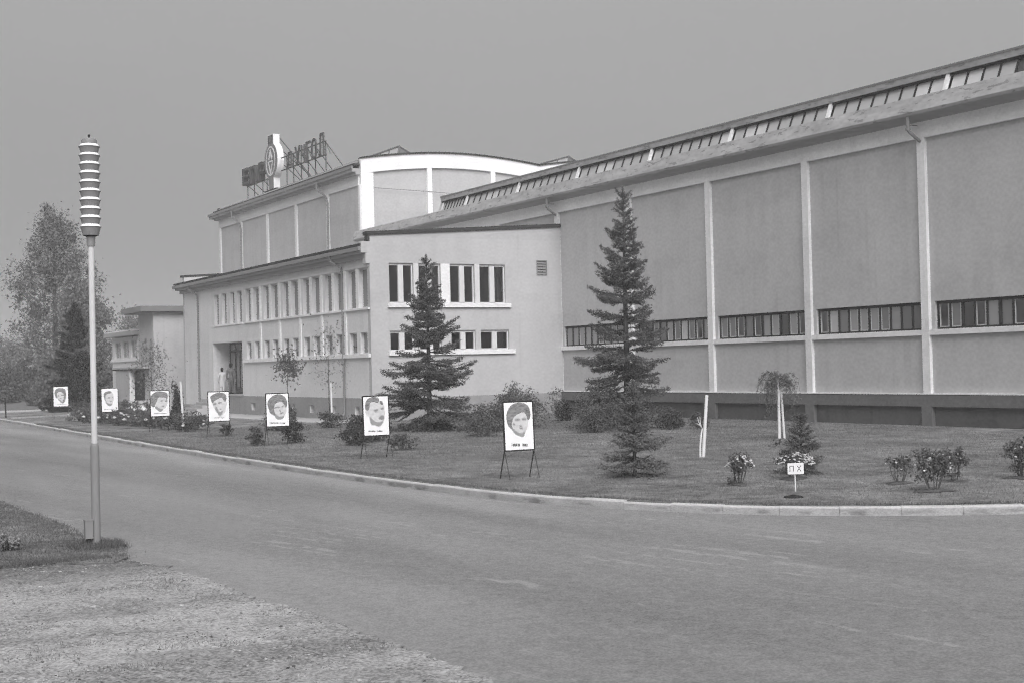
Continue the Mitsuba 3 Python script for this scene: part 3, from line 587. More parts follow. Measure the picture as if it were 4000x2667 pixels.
for a, b, z0, z1 in ((80.93, 81.2, 1.46, 3.52), (81.32, 81.95, 1.46, 3.52), (82.15, 82.98, 1.1, 3.52), (79.45, 80.77, 1.46, 3.52), (77.84, 79.3, 1.46, 3.52), (82.15, 82.98, 3.63, 3.98), (80.93, 81.95, 3.63, 3.98), (77.84, 80.77, 3.63, 3.98)):
    k = key_for(door + '__pane'); scene[k] = mikit.ply(bx(RXD+0.03, RXD+0.036, a, b, z0, z1), 'm_pane_milky' if a < 81.3 and a > 80.9 or a > 82 else 'm_pane_dirty')
for i in range(6):
    part(office, 'entrance_step', bx(OX-0.02-0.34*(6-i), OX-0.022, 80.9, 83.3, -0.2 if i == 0 else -0.05+0.17*i, -0.05+0.17*(i+1)-0.004), 'm_pave')
for i in range(3):
    part(office, 'side_step', bx(OX-0.05-0.45*(3-i), OX-0.024, 83.35, 89.0, -0.2 if i == 0 else -0.05+0.16*i, -0.05+0.16*(i+1)-0.004), 'm_base')

# ------------------------------------------------------------------ small building with flat slab roof beyond the office block
annex = thing('entrance_annex', 'small flat-roofed annex with canopy beyond the office block', 'building')
AX = 25.34
part(annex, 'tower', join([bx(AX, AX+9, 94.5, 98.35, -0.3, 6.43)]), 'm_panel')
part(annex, 'tower_roof', bx(AX-0.95, AX+9.4, 94.0, 99.3, 6.48, 6.84), 'm_metal', label='dark overhanging roof slab')
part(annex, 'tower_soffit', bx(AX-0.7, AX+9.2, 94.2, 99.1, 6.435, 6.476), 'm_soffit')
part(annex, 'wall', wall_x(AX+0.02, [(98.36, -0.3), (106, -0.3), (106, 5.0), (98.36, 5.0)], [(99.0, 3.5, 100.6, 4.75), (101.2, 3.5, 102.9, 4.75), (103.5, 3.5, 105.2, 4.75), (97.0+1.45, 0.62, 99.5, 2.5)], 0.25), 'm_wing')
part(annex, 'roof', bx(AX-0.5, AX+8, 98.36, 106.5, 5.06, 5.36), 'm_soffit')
part(annex, 'roof_top', bx(AX-0.45, AX+8, 98.36, 106.4, 5.365, 5.44), 'm_white')
for a, b in ((99.0, 100.6), (101.2, 102.9), (103.5, 105.2)):
    w = key_for(annex + '__window'); scene[w] = mikit.ply(join([bx(AX+0.10, AX+0.15, a, b, 3.5, 3.58), bx(AX+0.10, AX+0.15, a, b, 4.67, 4.75), bx(AX+0.10, AX+0.15, (a+b)/2-0.05, (a+b)/2+0.05, 3.58, 4.67)]), 'm_wood_white')
    k = key_for(w + '__pane'); scene[k] = mikit.ply(bx(AX+0.13, AX+0.136, a, b, 3.58, 4.67), 'm_pane_dirty')
part(annex, 'sill', bx(AX-0.10, AX+0.1, 98.4, 105.9, 3.28, 3.46), 'm_white')
part(annex, 'canopy', bx(AX-0.45, AX+0.3, 95.6, 104.2, 2.74, 2.86), 'm_pave')
part(annex, 'canopy_edge', bx(AX-0.44, AX+0.28, 95.62, 104.18, 2.66, 2.735), 'm_cap')
part(annex, 'pier', bx(AX-0.35, AX+0.0, 99.75, 103.6, -0.3, 2.655), 'm_panel')
part(annex, 'pier_end', bx(AX-0.36, AX+0.0, 99.55, 99.745, -0.3, 2.655), 'm_frame_wall')
part(annex, 'door', bx(AX-0.02, AX+0.015, 96.9, 99.54, 0.55, 2.65), 'm_dark', label='dark doorway under the canopy')
part(annex, 'terrace', bx(AX-1.3, AX+0.0, 94.6, 104.5, -0.3, 0.55), 'm_base')
part(annex, 'terrace_wall', bx(23.45, 25.0, 93.55, 93.85, -0.3, 0.36), 'm_frame_wall', label='low white wall of the steps')
part(annex, 'terrace_wall', bx(23.3, 25.1, 93.9, 94.55, -0.3, 0.62), 'm_pave')

# ------------------------------------------------------------------ rooftop sign on the rear hall
rsign = thing('rooftop_sign', 'rooftop lettering on a scaffold with tall oval emblem', 'sign')
SX = 36.9
def letter(ch, y_left, z0, h, w, depth, mat='m_letter', bold=True, name='letter'):
    m = meshkit.text_mesh(ch, 1.0, 1.0, bold); v = np.array(m.vertices); v -= v.min(0); v /= v.max(0)
    wv = np.c_[SX + 0.02 + v[:, 2]*depth, y_left - v[:, 0]*w, z0 + v[:, 1]*h]      # reads from -x: left letter has the larger y
    part(rsign, name, (wv, np.array(m.faces)), mat)
letter('Е', 110.15, 17.22, 1.34, 1.40, 0.42); letter('П', 108.45, 17.15, 1.36, 1.5, 0.42); letter('Р', 106.2, 17.15, 1.4, 1.5, 0.42)
for ch, yl, z0, h, w in (('Д', 99.9, 17.2, 1.25, 1.1), ('У', 98.2, 17.28, 1.35, 1.0), ('Ч', 96.9, 17.25, 1.3, 0.6), ('Г', 96.0, 17.15, 1.5, 0.9), ('О', 94.9, 17.2, 1.5, 0.95), ('Л', 93.5, 17.25, 1.6, 0.95)):
    letter(ch, yl, z0, h, w, 0.10, 'm_letter', False)
# emblem: a slab with oval body and a rectangular neck, white edge
body = unary_union([Point(0, 0).buffer(1.0, 32), sbox(-0.40, 0.8, 0.40, 1.45), sbox(-0.36, -1.62, 0.36, -0.7)])
sc = lambda p, sx, sy: Polygon([(x*sx, y*sy) for x, y in p.exterior.coords])
em = sc(body, 1.45, 1.38)
ev, ef = extrude(em, 0.50)
EYC, EZC = 103.2, 18.28
part(rsign, 'emblem_case', (np.c_[SX + ev[:, 2], EYC - ev[:, 0], EZC + ev[:, 1]], ef), 'm_frame_wall', label='white case of the emblem')
fv, ff = extrude(em.buffer(-0.04), 0.02); part(rsign, 'emblem_face', (np.c_[SX-0.03 + fv[:, 2], EYC - fv[:, 0], EZC + fv[:, 1]], ff), 'm_emblem')
ring = sc(Point(0, 0).buffer(1.0, 32), 1.02, 1.12); ring = ring.difference(ring.buffer(-0.10))
rv, rf = extrude(ring, 0.02); part(rsign, 'emblem_ring', (np.c_[SX-0.06 + rv[:, 2], EYC - rv[:, 0], EZC + rv[:, 1]], rf), 'm_white')
drop = Polygon([(-0.42, 0.25), (0.0, 0.95), (0.42, 0.25), (0.30, 0.05), (0.0, 0.42), (-0.30, 0.05)]).union(Polygon([(-0.55, 0.0), (-0.42, 0.0), (0.0, -0.82), (0.42, 0.0), (0.55, 0.0), (0.08, -1.02), (-0.08, -1.02)])).union(sbox(-0.35, -0.08, 0.35, 0.02))
dv, df = extrude(drop, 0.02); part(rsign, 'emblem_mark', (np.c_[SX-0.062 + dv[:, 2], EYC - dv[:, 0]*1.0, EZC + dv[:, 1]], df), 'm_white')
stripes = [sbox(-0.42, 1.35, -0.30, 1.95), sbox(-0.06, 1.35, 0.06, 1.95), sbox(0.30, 1.35, 0.42, 1.95)]
sv, sf = extrude(unary_union(stripes), 0.02); part(rsign, 'emblem_stripe', (np.c_[SX-0.06 + sv[:, 2], EYC - sv[:, 0], EZC + sv[:, 1]], sf), 'm_letter')
part(rsign, 'base', join([bx(SX-0.1, SX+0.9, 101.9, 104.4, 15.3, 16.02)]), 'm_emblem')
part(rsign, 'base_top', bx(SX-0.15, SX+0.95, 101.8, 104.5, 16.024, 16.10), 'm_cap')
for z in (17.3, 18.25): part(rsign, 'rail', tube([(SX+0.25, 101.6, z+0.05), (SX+0.25, 92.6, z)], 0.05, 5), 'm_letter')
part(rsign, 'rail', tube([(SX+0.5, 110.2, 17.2), (SX+0.5, 104.8, 17.2)], 0.04, 5), 'm_letter')
for y in (109.6, 108.0, 106.0, 105.0, 100.6, 99.2, 97.6, 96.2, 94.8, 92.8):
    part(rsign, 'strut', tube([(SX+0.3, y, 15.2), (SX+0.3, y, 18.3 if y < 102 else 17.2)], 0.04, 5), 'm_letter')
    part(rsign, 'brace', tube([(SX+0.3, y, 18.2 if y < 102 else 17.2), (SX+2.4, y-0.2, 15.4)], 0.035, 5), 'm_letter')
    if y < 102: part(rsign, 'diagonal', tube([(SX+0.3, y, 18.25), (SX+0.3, y-0.8, 17.3)], 0.03, 4), 'm_letter')
for z0, z1, yy in ((20.1, 15.9, 102.8), (19.0, 15.9, 102.2), (19.0, 15.9, 104.4)):
    part(rsign, 'stay', tube([(SX+0.5, yy, z0), (SX+3.6, yy-1.2, z1)], 0.04, 5), 'm_letter')

# ------------------------------------------------------------------ lamp post
LX, LY, LZ = 4.75, 21.02, -0.165
lamp = thing('street_lamp', 'tall lamp post with stacked conical louvre lantern', 'lamp')
part(lamp, 'lower_pole', lathe([(0.0, LZ-0.1), (0.062, LZ-0.1), (0.062, 1.27), (0.058, 1.30), (0.046, 1.33), (0, 1.33)], 20, (LX, LY, 0)), 'm_pole_dark', 40)
part(lamp, 'upper_pole', lathe([(0.044, 1.32), (0.042, 4.22), (0, 4.22)], 20, (LX, LY, 0)), 'm_pole', 40)
part(lamp, 'collar', lathe([(0.03, 4.18), (0.058, 4.18), (0.064, 4.33), (0.0, 4.33)], 20, (LX, LY, 0)), 'm_shade_lamp', 40)
part(lamp, 'bowl', lathe([(0.05, 4.31), (0.085, 4.325), (0.105, 4.37), (0.108, 4.40), (0.112, 4.405), (0.112, 4.425), (0.105, 4.43), (0.118, 4.445), (0.118, 4.47), (0.0, 4.47)], 24, (LX, LY, 0)), 'm_cap', 30)
PITCHZ = 0.1297
for i in range(10):
    z = 5.665 - i*PITCHZ      # top of the bright band
    part(lamp, 'glass_ring', lathe([(0.146, z-0.036), (0.120, z), (0.0, z+0.001)], 28, (LX, LY, 0)), 'm_lampglass', 30)
    lo = z - PITCHZ if i < 9 else z - 0.165
    part(lamp, 'louvre', lathe([(0.121 if i < 9 else 0.112, lo+0.002), (0.142, z-0.05), (0.153, z-0.044), (0.153, z-0.036), (0.0, z-0.037)], 28, (LX, LY, 0)), 'm_shade_lamp', 30)
part(lamp, 'top_cap', lathe([(0.112, 5.668), (0.112, 5.715), (0.095, 5.74), (0.05, 5.752), (0.0, 5.754)], 24, (LX, LY, 0)), 'm_shade_lamp', 35)
part(lamp, 'finial', lathe([(0.0, 5.75), (0.012, 5.75), (0.012, 5.775), (0.02, 5.785), (0.016, 5.805), (0.0, 5.81)], 12, (LX, LY, 0)), 'm_cap', 35)
bxm = m3.Manifold.hull_points(np.array([[LX-0.075+sx*0.055-0.045*0+dx, LY-0.02+sy*0.05+dy, z] for sx in (-1, 1) for sy in (-1, 1) for dx, dy in ((0, 0),) for z in (LZ+0.10, LZ+0.38)]))
hb = lambda c, s: bx(c[0]-s[0], c[0]+s[0], c[1]-s[1], c[1]+s[1], c[2]-s[2], c[2]+s[2])
part(lamp, 'fuse_box', join([hb((LX-0.115, LY-0.03, LZ+0.26), (0.055, 0.05, 0.13)), hb((LX-0.115, LY-0.03, LZ+0.395), (0.062, 0.057, 0.008))]), 'm_pole_dark')
part(lamp, 'conduit', join([tube([(LX-0.115, LY-0.03, LZ+0.13), (LX-0.11, LY-0.03, LZ-0.05)], 0.035, 10), tube([(LX-0.06, LY-0.03, LZ+0.16), (LX, LY-0.03, LZ+0.16)], 0.015, 6)]), 'm_iron')

# ------------------------------------------------------------------ portrait boards along the lawn
def chaikin(pts, n=2):
    p = np.asarray(pts, float)
    for _ in range(n):
        q = np.roll(p, -1, 0); p = np.stack([0.75*p+0.25*q, 0.25*p+0.75*q], 1).reshape(-1, 2)
    return p
PORT = {
 7: dict(c=[(265,170),(965,160),(990,1250),(300,1290)],
  hair=[[(350,420),(430,270),(560,200),(700,195),(830,240),(890,340),(905,480),(885,560),(845,590),(820,480),(760,390),(650,420),(560,470),(500,530),(470,620),(450,700),(490,790),(430,770),(370,680),(345,560)]],
  face=[[(560,470),(650,420),(745,395),(815,480),(838,590),(820,720),(770,850),(720,900),(640,890),(560,820),(500,720),(465,600)]],
  jaw=[[(445,740),(500,800),(560,850),(640,898),(720,900),(765,850),(740,965),(640,930),(560,900),(490,820)]],
  ink=[[(550,572),(600,560),(655,575),(650,592),(560,592)],[(705,562),(760,550),(805,562),(800,577),(720,578)],[(650,715),(700,722),(695,742),(655,735)],[(655,765),(720,762),(715,780),(660,782)],[(505,660),(545,690),(540,700),(500,680)]], cap=(455,1120,860,1180)),
 6: dict(c=[(175,150),(950,120),(975,1350),(200,1380)],
  hair=[[(255,400),(290,270),(400,185),(520,155),(630,190),(668,240),(650,320),(600,350),(550,310),(480,310),(400,320),(375,400),(370,500),(345,580),(270,580),(245,480)],[(700,275),(770,320),(790,400),(725,400),(700,350)]],
  face=[[(390,320),(480,305),(560,310),(610,350),(690,300),(780,420),(810,500),(820,650),(810,800),(790,920),(690,1040),(600,1010),(500,950),(420,840),(390,780),(290,700),(265,600),(350,585),(378,450)]],
  jaw=[[(385,780),(450,870),(520,935),(600,975),(700,960),(785,915),(700,1050),(600,1065),(520,1000),(440,1040),(400,900)]],
  ink=[[(490,595),(560,550),(640,560),(600,600)],[(715,520),(790,490),(795,545),(730,550)],[(640,845),(700,750),(805,740),(800,880),(720,850)],[(530,600),(600,610),(590,622),(540,620)]], cap=(340,1205,770,1250)),
 5: dict(c=[(240,175),(1045,130),(1085,1305),(285,1355)],
  hair=[[(300,500),(380,350),(520,230),(680,180),(820,210),(920,280),(980,380),(1000,520),(980,640),(940,640),(900,540),(830,450),(780,430),(680,460),(580,510),(540,600),(520,700),(545,820),(590,930),(540,935),(440,880),(390,830),(370,740),(320,620)]],
  face=[[(780,430),(850,480),(930,620),(962,720),(935,850),(870,960),(760,995),(680,970),(600,880),(550,760),(540,620),(590,515),(680,460)]],
  jaw=[[(560,880),(620,930),(690,985),(800,1000),(900,955),(840,1040),(720,1075),(620,1045),(580,970)]],
  ink=[[(540,670),(640,640),(740,635),(740,652),(640,665),(560,685)],[(800,625),(870,580),(875,600),(815,640)],[(740,860),(800,835),(875,835),(860,852),(760,880)],[(730,740),(780,790),(740,790)]], cap=(390,1190,940,1235)),
 4: dict(c=[(240,195),(1040,150),(1080,1300),(290,1340)],
  hair=[[(330,385),(430,300),(560,240),(640,205),(760,220),(880,240),(940,350),(940,450),(910,550),(860,550),(830,470),(790,395),(700,400),(640,440),(560,490),(480,530),(440,620),(400,600),(370,480)]],
  face=[[(440,640),(480,535),(640,445),(700,402),(800,400),(850,540),(930,560),(950,640),(900,760),(890,960),(800,1050),(740,1130),(690,1130),(640,1000),(550,880),(470,740)]],
  jaw=[[(545,760),(600,800),(640,930),(700,990),(830,920),(750,1070),(690,1090),(625,1000),(530,870)]],
  ink=[[(445,690),(480,625),(560,620),(560,665),(500,690)],[(620,625),(660,585),(750,580),(760,605),(660,635)],[(690,850),(760,840),(750,860),(700,865)]], cap=(500,1165,890,1200)),
 3: dict(c=[(225,240),(890,200),(910,1195),(245,1220)],
  hair=[[(228,480),(290,400),(370,310),(500,250),(650,265),(780,290),(840,380),(835,520),(800,570),(780,470),(640,470),(485,490),(470,580),(430,690),(390,780),(370,860),(280,840),(232,700),(230,560)]],
  face=[[(485,490),(640,468),(785,480),(825,620),(800,760),(730,900),(620,940),(520,900),(430,800),(450,680)]],
  jaw=[[(380,860),(440,830),(520,910),(600,945),(670,940),(620,1000),(570,1030),(480,960)]],
  ink=[[(590,610),(650,590),(660,630),(600,640)],[(740,600),(830,580),(810,640),(760,640)],[(620,820),(690,800),(730,820),(660,840)]], cap=(360,1080,800,1110)),
 2: dict(c=[(1868,320),(2160,305),(2172,735),(1885,748)],
  hair=[[(1910,430),(1930,390),(2000,360),(2055,380),(2030,402),(1970,410),(1942,450),(1942,520),(1965,575),(1930,520)]],
  face=[[(1940,430),(1975,408),(2045,392),(2080,440),(2082,520),(2060,600),(2020,625),(1980,605),(1945,540)]],
  jaw=[[(1950,560),(1985,590),(2025,608),(2060,598),(2030,630),(1985,620)]],
  ink=[[(1985,480),(2025,474),(2022,492),(1990,492)],[(2050,475),(2078,470),(2075,486)],[(2010,545),(2050,540),(2045,555)]], cap=(1925,690,2110,700)),
 1: dict(c=[(950,275),(1215,262),(1225,633),(968,645)],
  hair=[[(975,380),(1000,320),(1060,300),(1120,298),(1165,330),(1180,400),(1175,480),(1160,540),(1130,588),(1118,560),(1140,500),(1140,420),(1110,370),(1060,360),(1020,390),(1015,430),(1030,480),(1010,490),(985,440)]],
  face=[[(1020,390),(1060,360),(1112,372),(1142,430),(1142,500),(1120,562),(1070,535),(1030,490),(1014,430)]],
  jaw=[[(1040,500),(1080,530),(1120,560),(1128,590),(1080,550)]],
  ink=[[(1030,440),(1060,430),(1060,445),(1035,452)],[(1085,428),(1125,420),(1120,436),(1090,440)],[(1070,495),(1105,490),(1100,502)]], cap=(1030,595,1175,605))}
BOARD = {7: (14.32, 26.10, 0.71, 1.02, 0.59, 'woman with short wavy hair, nearest to the road bend'), 6: (14.90, 34.90, 0.745, 1.05, 0.60, 'man with a moustache'),
 5: (15.16, 43.30, 0.76, 1.05, 0.62, 'woman with full dark bouffant hair'), 4: (15.58, 50.80, 0.80, 1.08, 0.60, 'young man with a dark quiff, before the entrance'),
 3: (15.50, 58.45, 0.79, 1.06, 0.64, 'woman with dark fringe and side curls, by the white stake'), 2: (15.82, 68.40, 0.785, 1.12, 0.64, 'balding man, just right of the lamp post'), 1: (16.86, 84.70, 0.835, 1.15, 0.65, 'dark-haired woman, left of the lamp post')}
for n in (7, 6, 5, 4, 3, 2, 1):
    x0, y0, bw, bh, zb, lab = BOARD[n]; z0 = LAWNZ + zb; lean = 0.05
    d = PORT[n]; c = np.array(d['c'], float)
    k = thing('portrait_board', f'white portrait board of a {lab}', 'sign board', 'portrait boards along the lawn')
    rot = 0.04
    def W(u, w, off):       # u to the right, w down from the top, off towards the viewer
        return np.c_[x0 + np.asarray(u)*bw, y0 + rot*0*np.asarray(u) - np.asarray(off) + lean*(1-np.asarray(w)), z0 + (1-np.asarray(w))*bh]
    def uvof(p):            # inverse bilinear by least squares homography
        A, b = [], []
        for (X, Y), (U, V) in zip(c, ((0,0),(1,0),(1,1),(0,1))):
            A += [[X, Y, 1, 0, 0, 0, -U*X, -U*Y], [0, 0, 0, X, Y, 1, -V*X, -V*Y]]; b += [U, V]
        h = np.linalg.solve(np.array(A), np.array(b)); p = np.asarray(p, float); q = h[6]*p[:, 0] + h[7]*p[:, 1] + 1
        return np.c_[(h[0]*p[:, 0]+h[1]*p[:, 1]+h[2])/q, (h[3]*p[:, 0]+h[4]*p[:, 1]+h[5])/q]
    def sheet(polys, off, smooth=2, grow=0.0):
        ms = []
        for p in polys:
            uv = uvof(chaikin(p, smooth) if smooth else p); g = Polygon(uv).buffer(grow).intersection(sbox(0.012, 0.012, 0.988, 0.988))
            if g.is_empty: continue
            v, f = extrude(g, 0.001); ms.append((W(v[:, 0], v[:, 1], off + v[:, 2]*1.0), f))
        return join(ms)
    part(k, 'panel', sheet([[c[0]*1.0, c[1], c[2], c[3]]], 0.0, 0) if False else (W([0,1,1,0,0,1,1,0], [0,0,1,1,0,0,1,1], [0.0]*4 + [-0.018]*4), BOX_F), 'm_paper')
    fr = []
    for a, b in (((0, 0), (1, 0)), ((1, 0), (1, 1)), ((1, 1), (0, 1)), ((0, 1), (0, 0))):
        pa, pb = W([a[0]], [a[1]], [-0.008])[0], W([b[0]], [b[1]], [-0.008])[0]
        fr.append(bar(pa, pb, 0.024 if a[1] == 0 and b[1] == 0 else 0.016, 0.03))
    part(k, 'frame', join(fr), 'm_iron')
    part(k, 'portrait_face', sheet(d['face'], 0.002, 2, 0.03), 'm_face')
    part(k, 'portrait_midtone', sheet(d['jaw'] + [np.array(q) for q in d['ink']], 0.003, 2, 0.022), 'm_midtone')
    part(k, 'portrait_shading', sheet(d['jaw'], 0.004, 2, 0.006), 'm_jaw')
    part(k, 'portrait_hair', sheet(d['hair'], 0.006, 2, 0.008), 'm_hair')
    part(k, 'portrait_features', sheet(d['ink'], 0.0055+0.003), 'm_ink')
    a0, b0, a1, b1 = d['cap']; rr = np.random.default_rng(n); xs, gl_ = a0, []
    wd = (b1-b0)*0.42; gap = (a0+a1)/2 + rr.uniform(-0.08, 0.08)*(a1-a0)
    while xs < a1-wd:
        if abs(xs - gap) > wd*0.9:
            t = wd*0.42
            gl_.append([(xs, b0), (xs+t, b0), (xs+t, b1), (xs, b1)])
            if rr.uniform() < 0.6: gl_.append([(xs+wd*0.55, b0), (xs+wd*0.55+t, b0), (xs+wd*0.55+t, b1), (xs+wd*0.55, b1)])
            yy = b0 + (b1-b0)*rr.choice([0, 0.4, 0.8]); gl_.append([(xs+t, yy), (xs+wd*0.8, yy), (xs+wd*0.8, yy+(b1-b0)*0.2), (xs+t, yy+(b1-b0)*0.2)])
        xs += wd*1.12
    part(k, 'caption', sheet(gl_, 0.003, 0), 'm_caption')
    for u in (0.0, 1.0):
        top = W([u], [0.55], [-0.03])[0]; bt = W([u], [1.0], [-0.03])[0]
        part(k, 'leg', join([tube([top, bt], 0.014, 5), tube([bt, (bt[0]-0.015, bt[1]+0.20, LAWNZ-0.03)], [0.014, 0.013], 5)]), 'm_iron')
        part(k, 'stay', tube([bt, (bt[0]+0.015, bt[1]-0.19, LAWNZ-0.03)], 0.007, 5), 'm_iron')
k = single('marker_post', 'short dark post at the far bend of the kerb', 'post', join([tube([(14.95, 89.0, -0.1), (14.9, 89.0, 1.12)], 0.045, 8), bx(14.86, 14.97, 88.93, 89.07, 1.1, 1.16)]), 'm_iron')

# ------------------------------------------------------------------ hydrant sign and dark ground cover
px, py = 16.80, 19.85
hs = thing('hydrant_sign', 'small white board reading П Х on a thin stake', 'sign')
def rrect(w, h, r): return sbox(-w/2+r, -h/2+r, w/2-r, h/2-r).buffer(r, 6)
sx_, sy_ = 0.945, -0.326      # board faces the camera side
def SB(u, v, off): return np.c_[px + u*sx_ + off*sy_*1.0*0 + off*(-0.326), py + u*sy_*(-1)*0 + u*(-0.326) - off*0.945, 0.36 + v]
v, f = extrude(rrect(0.305, 0.20, 0.015), 0.012); part(hs, 'board', (SB(v[:, 0], v[:, 1], v[:, 2]), f), 'm_sign')
for ch, u0 in (('П', -0.118), ('Х', 0.018)):
    m = meshkit.text_mesh(ch, 0.105, 0.001); mv = np.array(m.vertices); mv[:, 0] = (mv[:, 0]-mv[:, 0].min())*0.98 + u0; mv[:, 1] -= 0.052
    part(hs, 'letter', (SB(mv[:, 0], mv[:, 1], 0.0135 + mv[:, 2]), np.array(m.faces)), 'm_caption')
part(hs, 'stake', tube([(px+0.004, py+0.02, -0.12), (px, py+0.02, 0.30)], 0.012, 6), 'm_sign')
single('ground_disc', 'low dark cover sunk in the grass below the small white board', 'disc', join([lathe([(0.0, LAWNZ+0.035), (0.14, LAWNZ+0.03), (0.165, LAWNZ+0.015), (0.165, LAWNZ-0.1)], 20, (16.02, 19.0, 0)), lathe([(0.05, LAWNZ+0.036), (0.05, LAWNZ+0.05), (0.0, LAWNZ+0.05)], 8, (16.02, 19.0, 0))]), 'm_iron', 30)  # low dark disc with a small raised centre

# ------------------------------------------------------------------ trees and shrubs
spruce('spruce_tree', 'tall full spruce in front of the long hall wall', (28.88, 43.29, LAWNZ), 8.8, 2.5, 11, low=0.075, dens=1.2, tier=0.9, pw=0.84, nl=0.095, nw=0.034)
spruce('spruce_tree', 'broad spruce in front of the pale end wall', (23.45, 48.6, LAWNZ), 6.62, 2.62, 12, low=0.02, dens=1.2, tier=0.84, pw=1.12, nl=0.095, nw=0.034)
spruce('spruce_tree', 'dark spruce left of the lamp post near the entrance path', (21.2, 99.0, LAWNZ), 7.3, 2.6, 13, low=0.10, mat='m_spruce_dark', dens=1.0, nl=0.14, nw=0.06)
spruce('young_spruce', 'young silvery spruce on the lawn below the tall spruce', (16.57, 24.63, LAWNZ), 2.0, 0.98, 14, low=0.035, mat='m_spruce_blue', dens=1.6, nl=0.05, nw=0.019, lift=0.16, tier=0.72, pw=1.0)
spruce('young_spruce', 'small dark spruce behind the white flowering rose bush', (19.5, 22.85, LAWNZ), 1.22, 0.66, 15, low=0.05, mat='m_spruce', dens=1.9, nl=0.045, nw=0.015, lift=0.16, tier=0.75, pw=0.95)

broadleaf('poplar_tree', 'tall loose poplar rising behind the lamp post', (24.0, 119.0, -0.1), 16.9, 31, lambda t: 3.3*max(0.12, math.sin(math.pi*min(1, (t*0.93+0.08)))**0.75), 23000, 0.23, 'm_leaf_hazed', 0.28, 60, clump=0.42, low=0.10)
broadleaf('tree', 'lower ragged tree to the right of the tall poplar', (30.6, 138.0, -0.1), 11.4, 32, lambda t: 2.5*max(0.1, math.sin(math.pi*min(1, t*0.9+0.1))**0.8), 13000, 0.30, 'm_leaf_hazed', 0.22, 34, clump=0.6, low=0.1)
for i, (x, y, h, r, lab) in enumerate([(28.5, 185, 9.2, 3.2, 'hazy round tree at the left edge'), (24.2, 175, 6.2, 2.6, 'low hazy tree at the far left border'), (33.5, 190, 7.4, 2.8, 'hazy tree behind the lone white plate post'), (47.0, 185, 11.0, 4.0, 'distant hazy tree next to the annex'), (52.5, 175, 8.5, 3.0, 'faint distant tree above the annex roof')]):
    broadleaf('background_tree', lab, (x, y, -0.1), h, 40+i, (lambda rr: lambda t: rr*max(0.1, math.sin(math.pi*min(1, t*0.9+0.1))**0.7))(r), 5000, 0.34, 'm_leaf_hazed', 0.18, 18, clump=0.75, low=0.12, group=None)
for i, (x, y, h, r, lab) in enumerate([(22.3, 122, 3.4, 1.6, 'bushy shrub mass below the tall poplar'), (19.8, 118, 3.0, 1.3, 'leafy shrub at the far left beyond the pale path'), (26.0, 128, 3.6, 1.7, 'tall shrub behind the dark spruce'), (27.8, 116, 3.0, 1.4, 'shrub between the dark spruce and the annex'), (21.3, 113, 1.1, 0.8, 'low dark shrub on the pale bank'), (23.2, 112, 0.9, 0.8, 'low dark bush on the bank right of another'), (18.2, 125, 2.0, 1.3, 'dim shrub touching the left border')]):
    bush('background_shrub', lab, (x, y, 0.0), r, h/2, 60+i, 3600, 0.20, 'm_bush', 8, base=0.0)
bk = []
gx = np.linspace(14, 31, 30)
top = [(x, 109.5 + 14*j/8.0, (0.55*math.sin(math.pi*min(1, max(0, (x-15)/15)))*math.sin(math.pi*j/16.0) + 0.05*math.sin(x*1.3+j) if j else -0.1)) for j in range(9) for x in gx]
bf = [[j*30+i, j*30+i+1, (j+1)*30+i+1] for j in range(8) for i in range(29)] + [[j*30+i, (j+1)*30+i+1, (j+1)*30+i] for j in range(8) for i in range(29)]
struct('bank', (np.array(top), np.array(bf)), 'm_pave' if False else 'm_ground', 'low dry grassy bank beyond the path', True)
bp = thing('plate_post', 'thin post carrying a long white plate in front of hazy trees', 'sign')
part(bp, 'post', tube([(27.7, 150, -0.2), (27.7, 150, 3.4)], 0.06, 6), 'm_pole_dark'); part(bp, 'plate', bar((26.7, 150, 3.52), (28.9, 149.4, 3.46), 0.10, 0.26), 'm_sign')

# thin trees by the office block
broadleaf('young_birch', 'thin young tree with sparse leaves against the office block', (24.69, 61.8, LAWNZ), 4.85, 51, lambda t: 0.95*max(0.1, math.sin(math.pi*min(1, t))**0.6), 420, 0.10, 'm_bush', 0.028, 16, clump=0.30, low=0.40)
broadleaf('young_rowan', 'young drooping leafy tree left of the thin one by the office', (24.1, 65.6, LAWNZ), 3.55, 52, lambda t: 0.75*max(0.1, math.sin(math.pi*min(1, t))**0.6), 650, 0.15, 'm_bush', 0.026, 10, clump=0.22, low=0.62, spread=0.7)
broadleaf('young_tree', 'slender sparse tree in front of the annex', (21.8, 82.0, LAWNZ), 4.5, 53, lambda t: 1.15*max(0.1, math.sin(math.pi*min(1, t))**0.5), 1300, 0.12, 'm_bush', 0.03, 18, clump=0.36, low=0.35)
single('white_stake', 'white-washed stake beside the thin young tree by the office', 'stake', tube([(24.72, 61.6, -0.1), (24.70, 61.6, 1.72)], 0.04, 6), 'm_whitewash')
single('white_stake', 'tall white stake before the slim dark conifer', 'stake', tube([(16.62, 57.6, -0.1), (16.52, 57.6, 2.0)], [0.055, 0.045], 7), 'm_whitewash')
bush('columnar_conifer', 'slim dark conifer behind the white stake', (16.85, 59.3, LAWNZ), 0.26, 0.96, 71, 2600, 0.07, 'm_bush_dark', 4, cat='conifer', base=0.0, hollow=0.2)
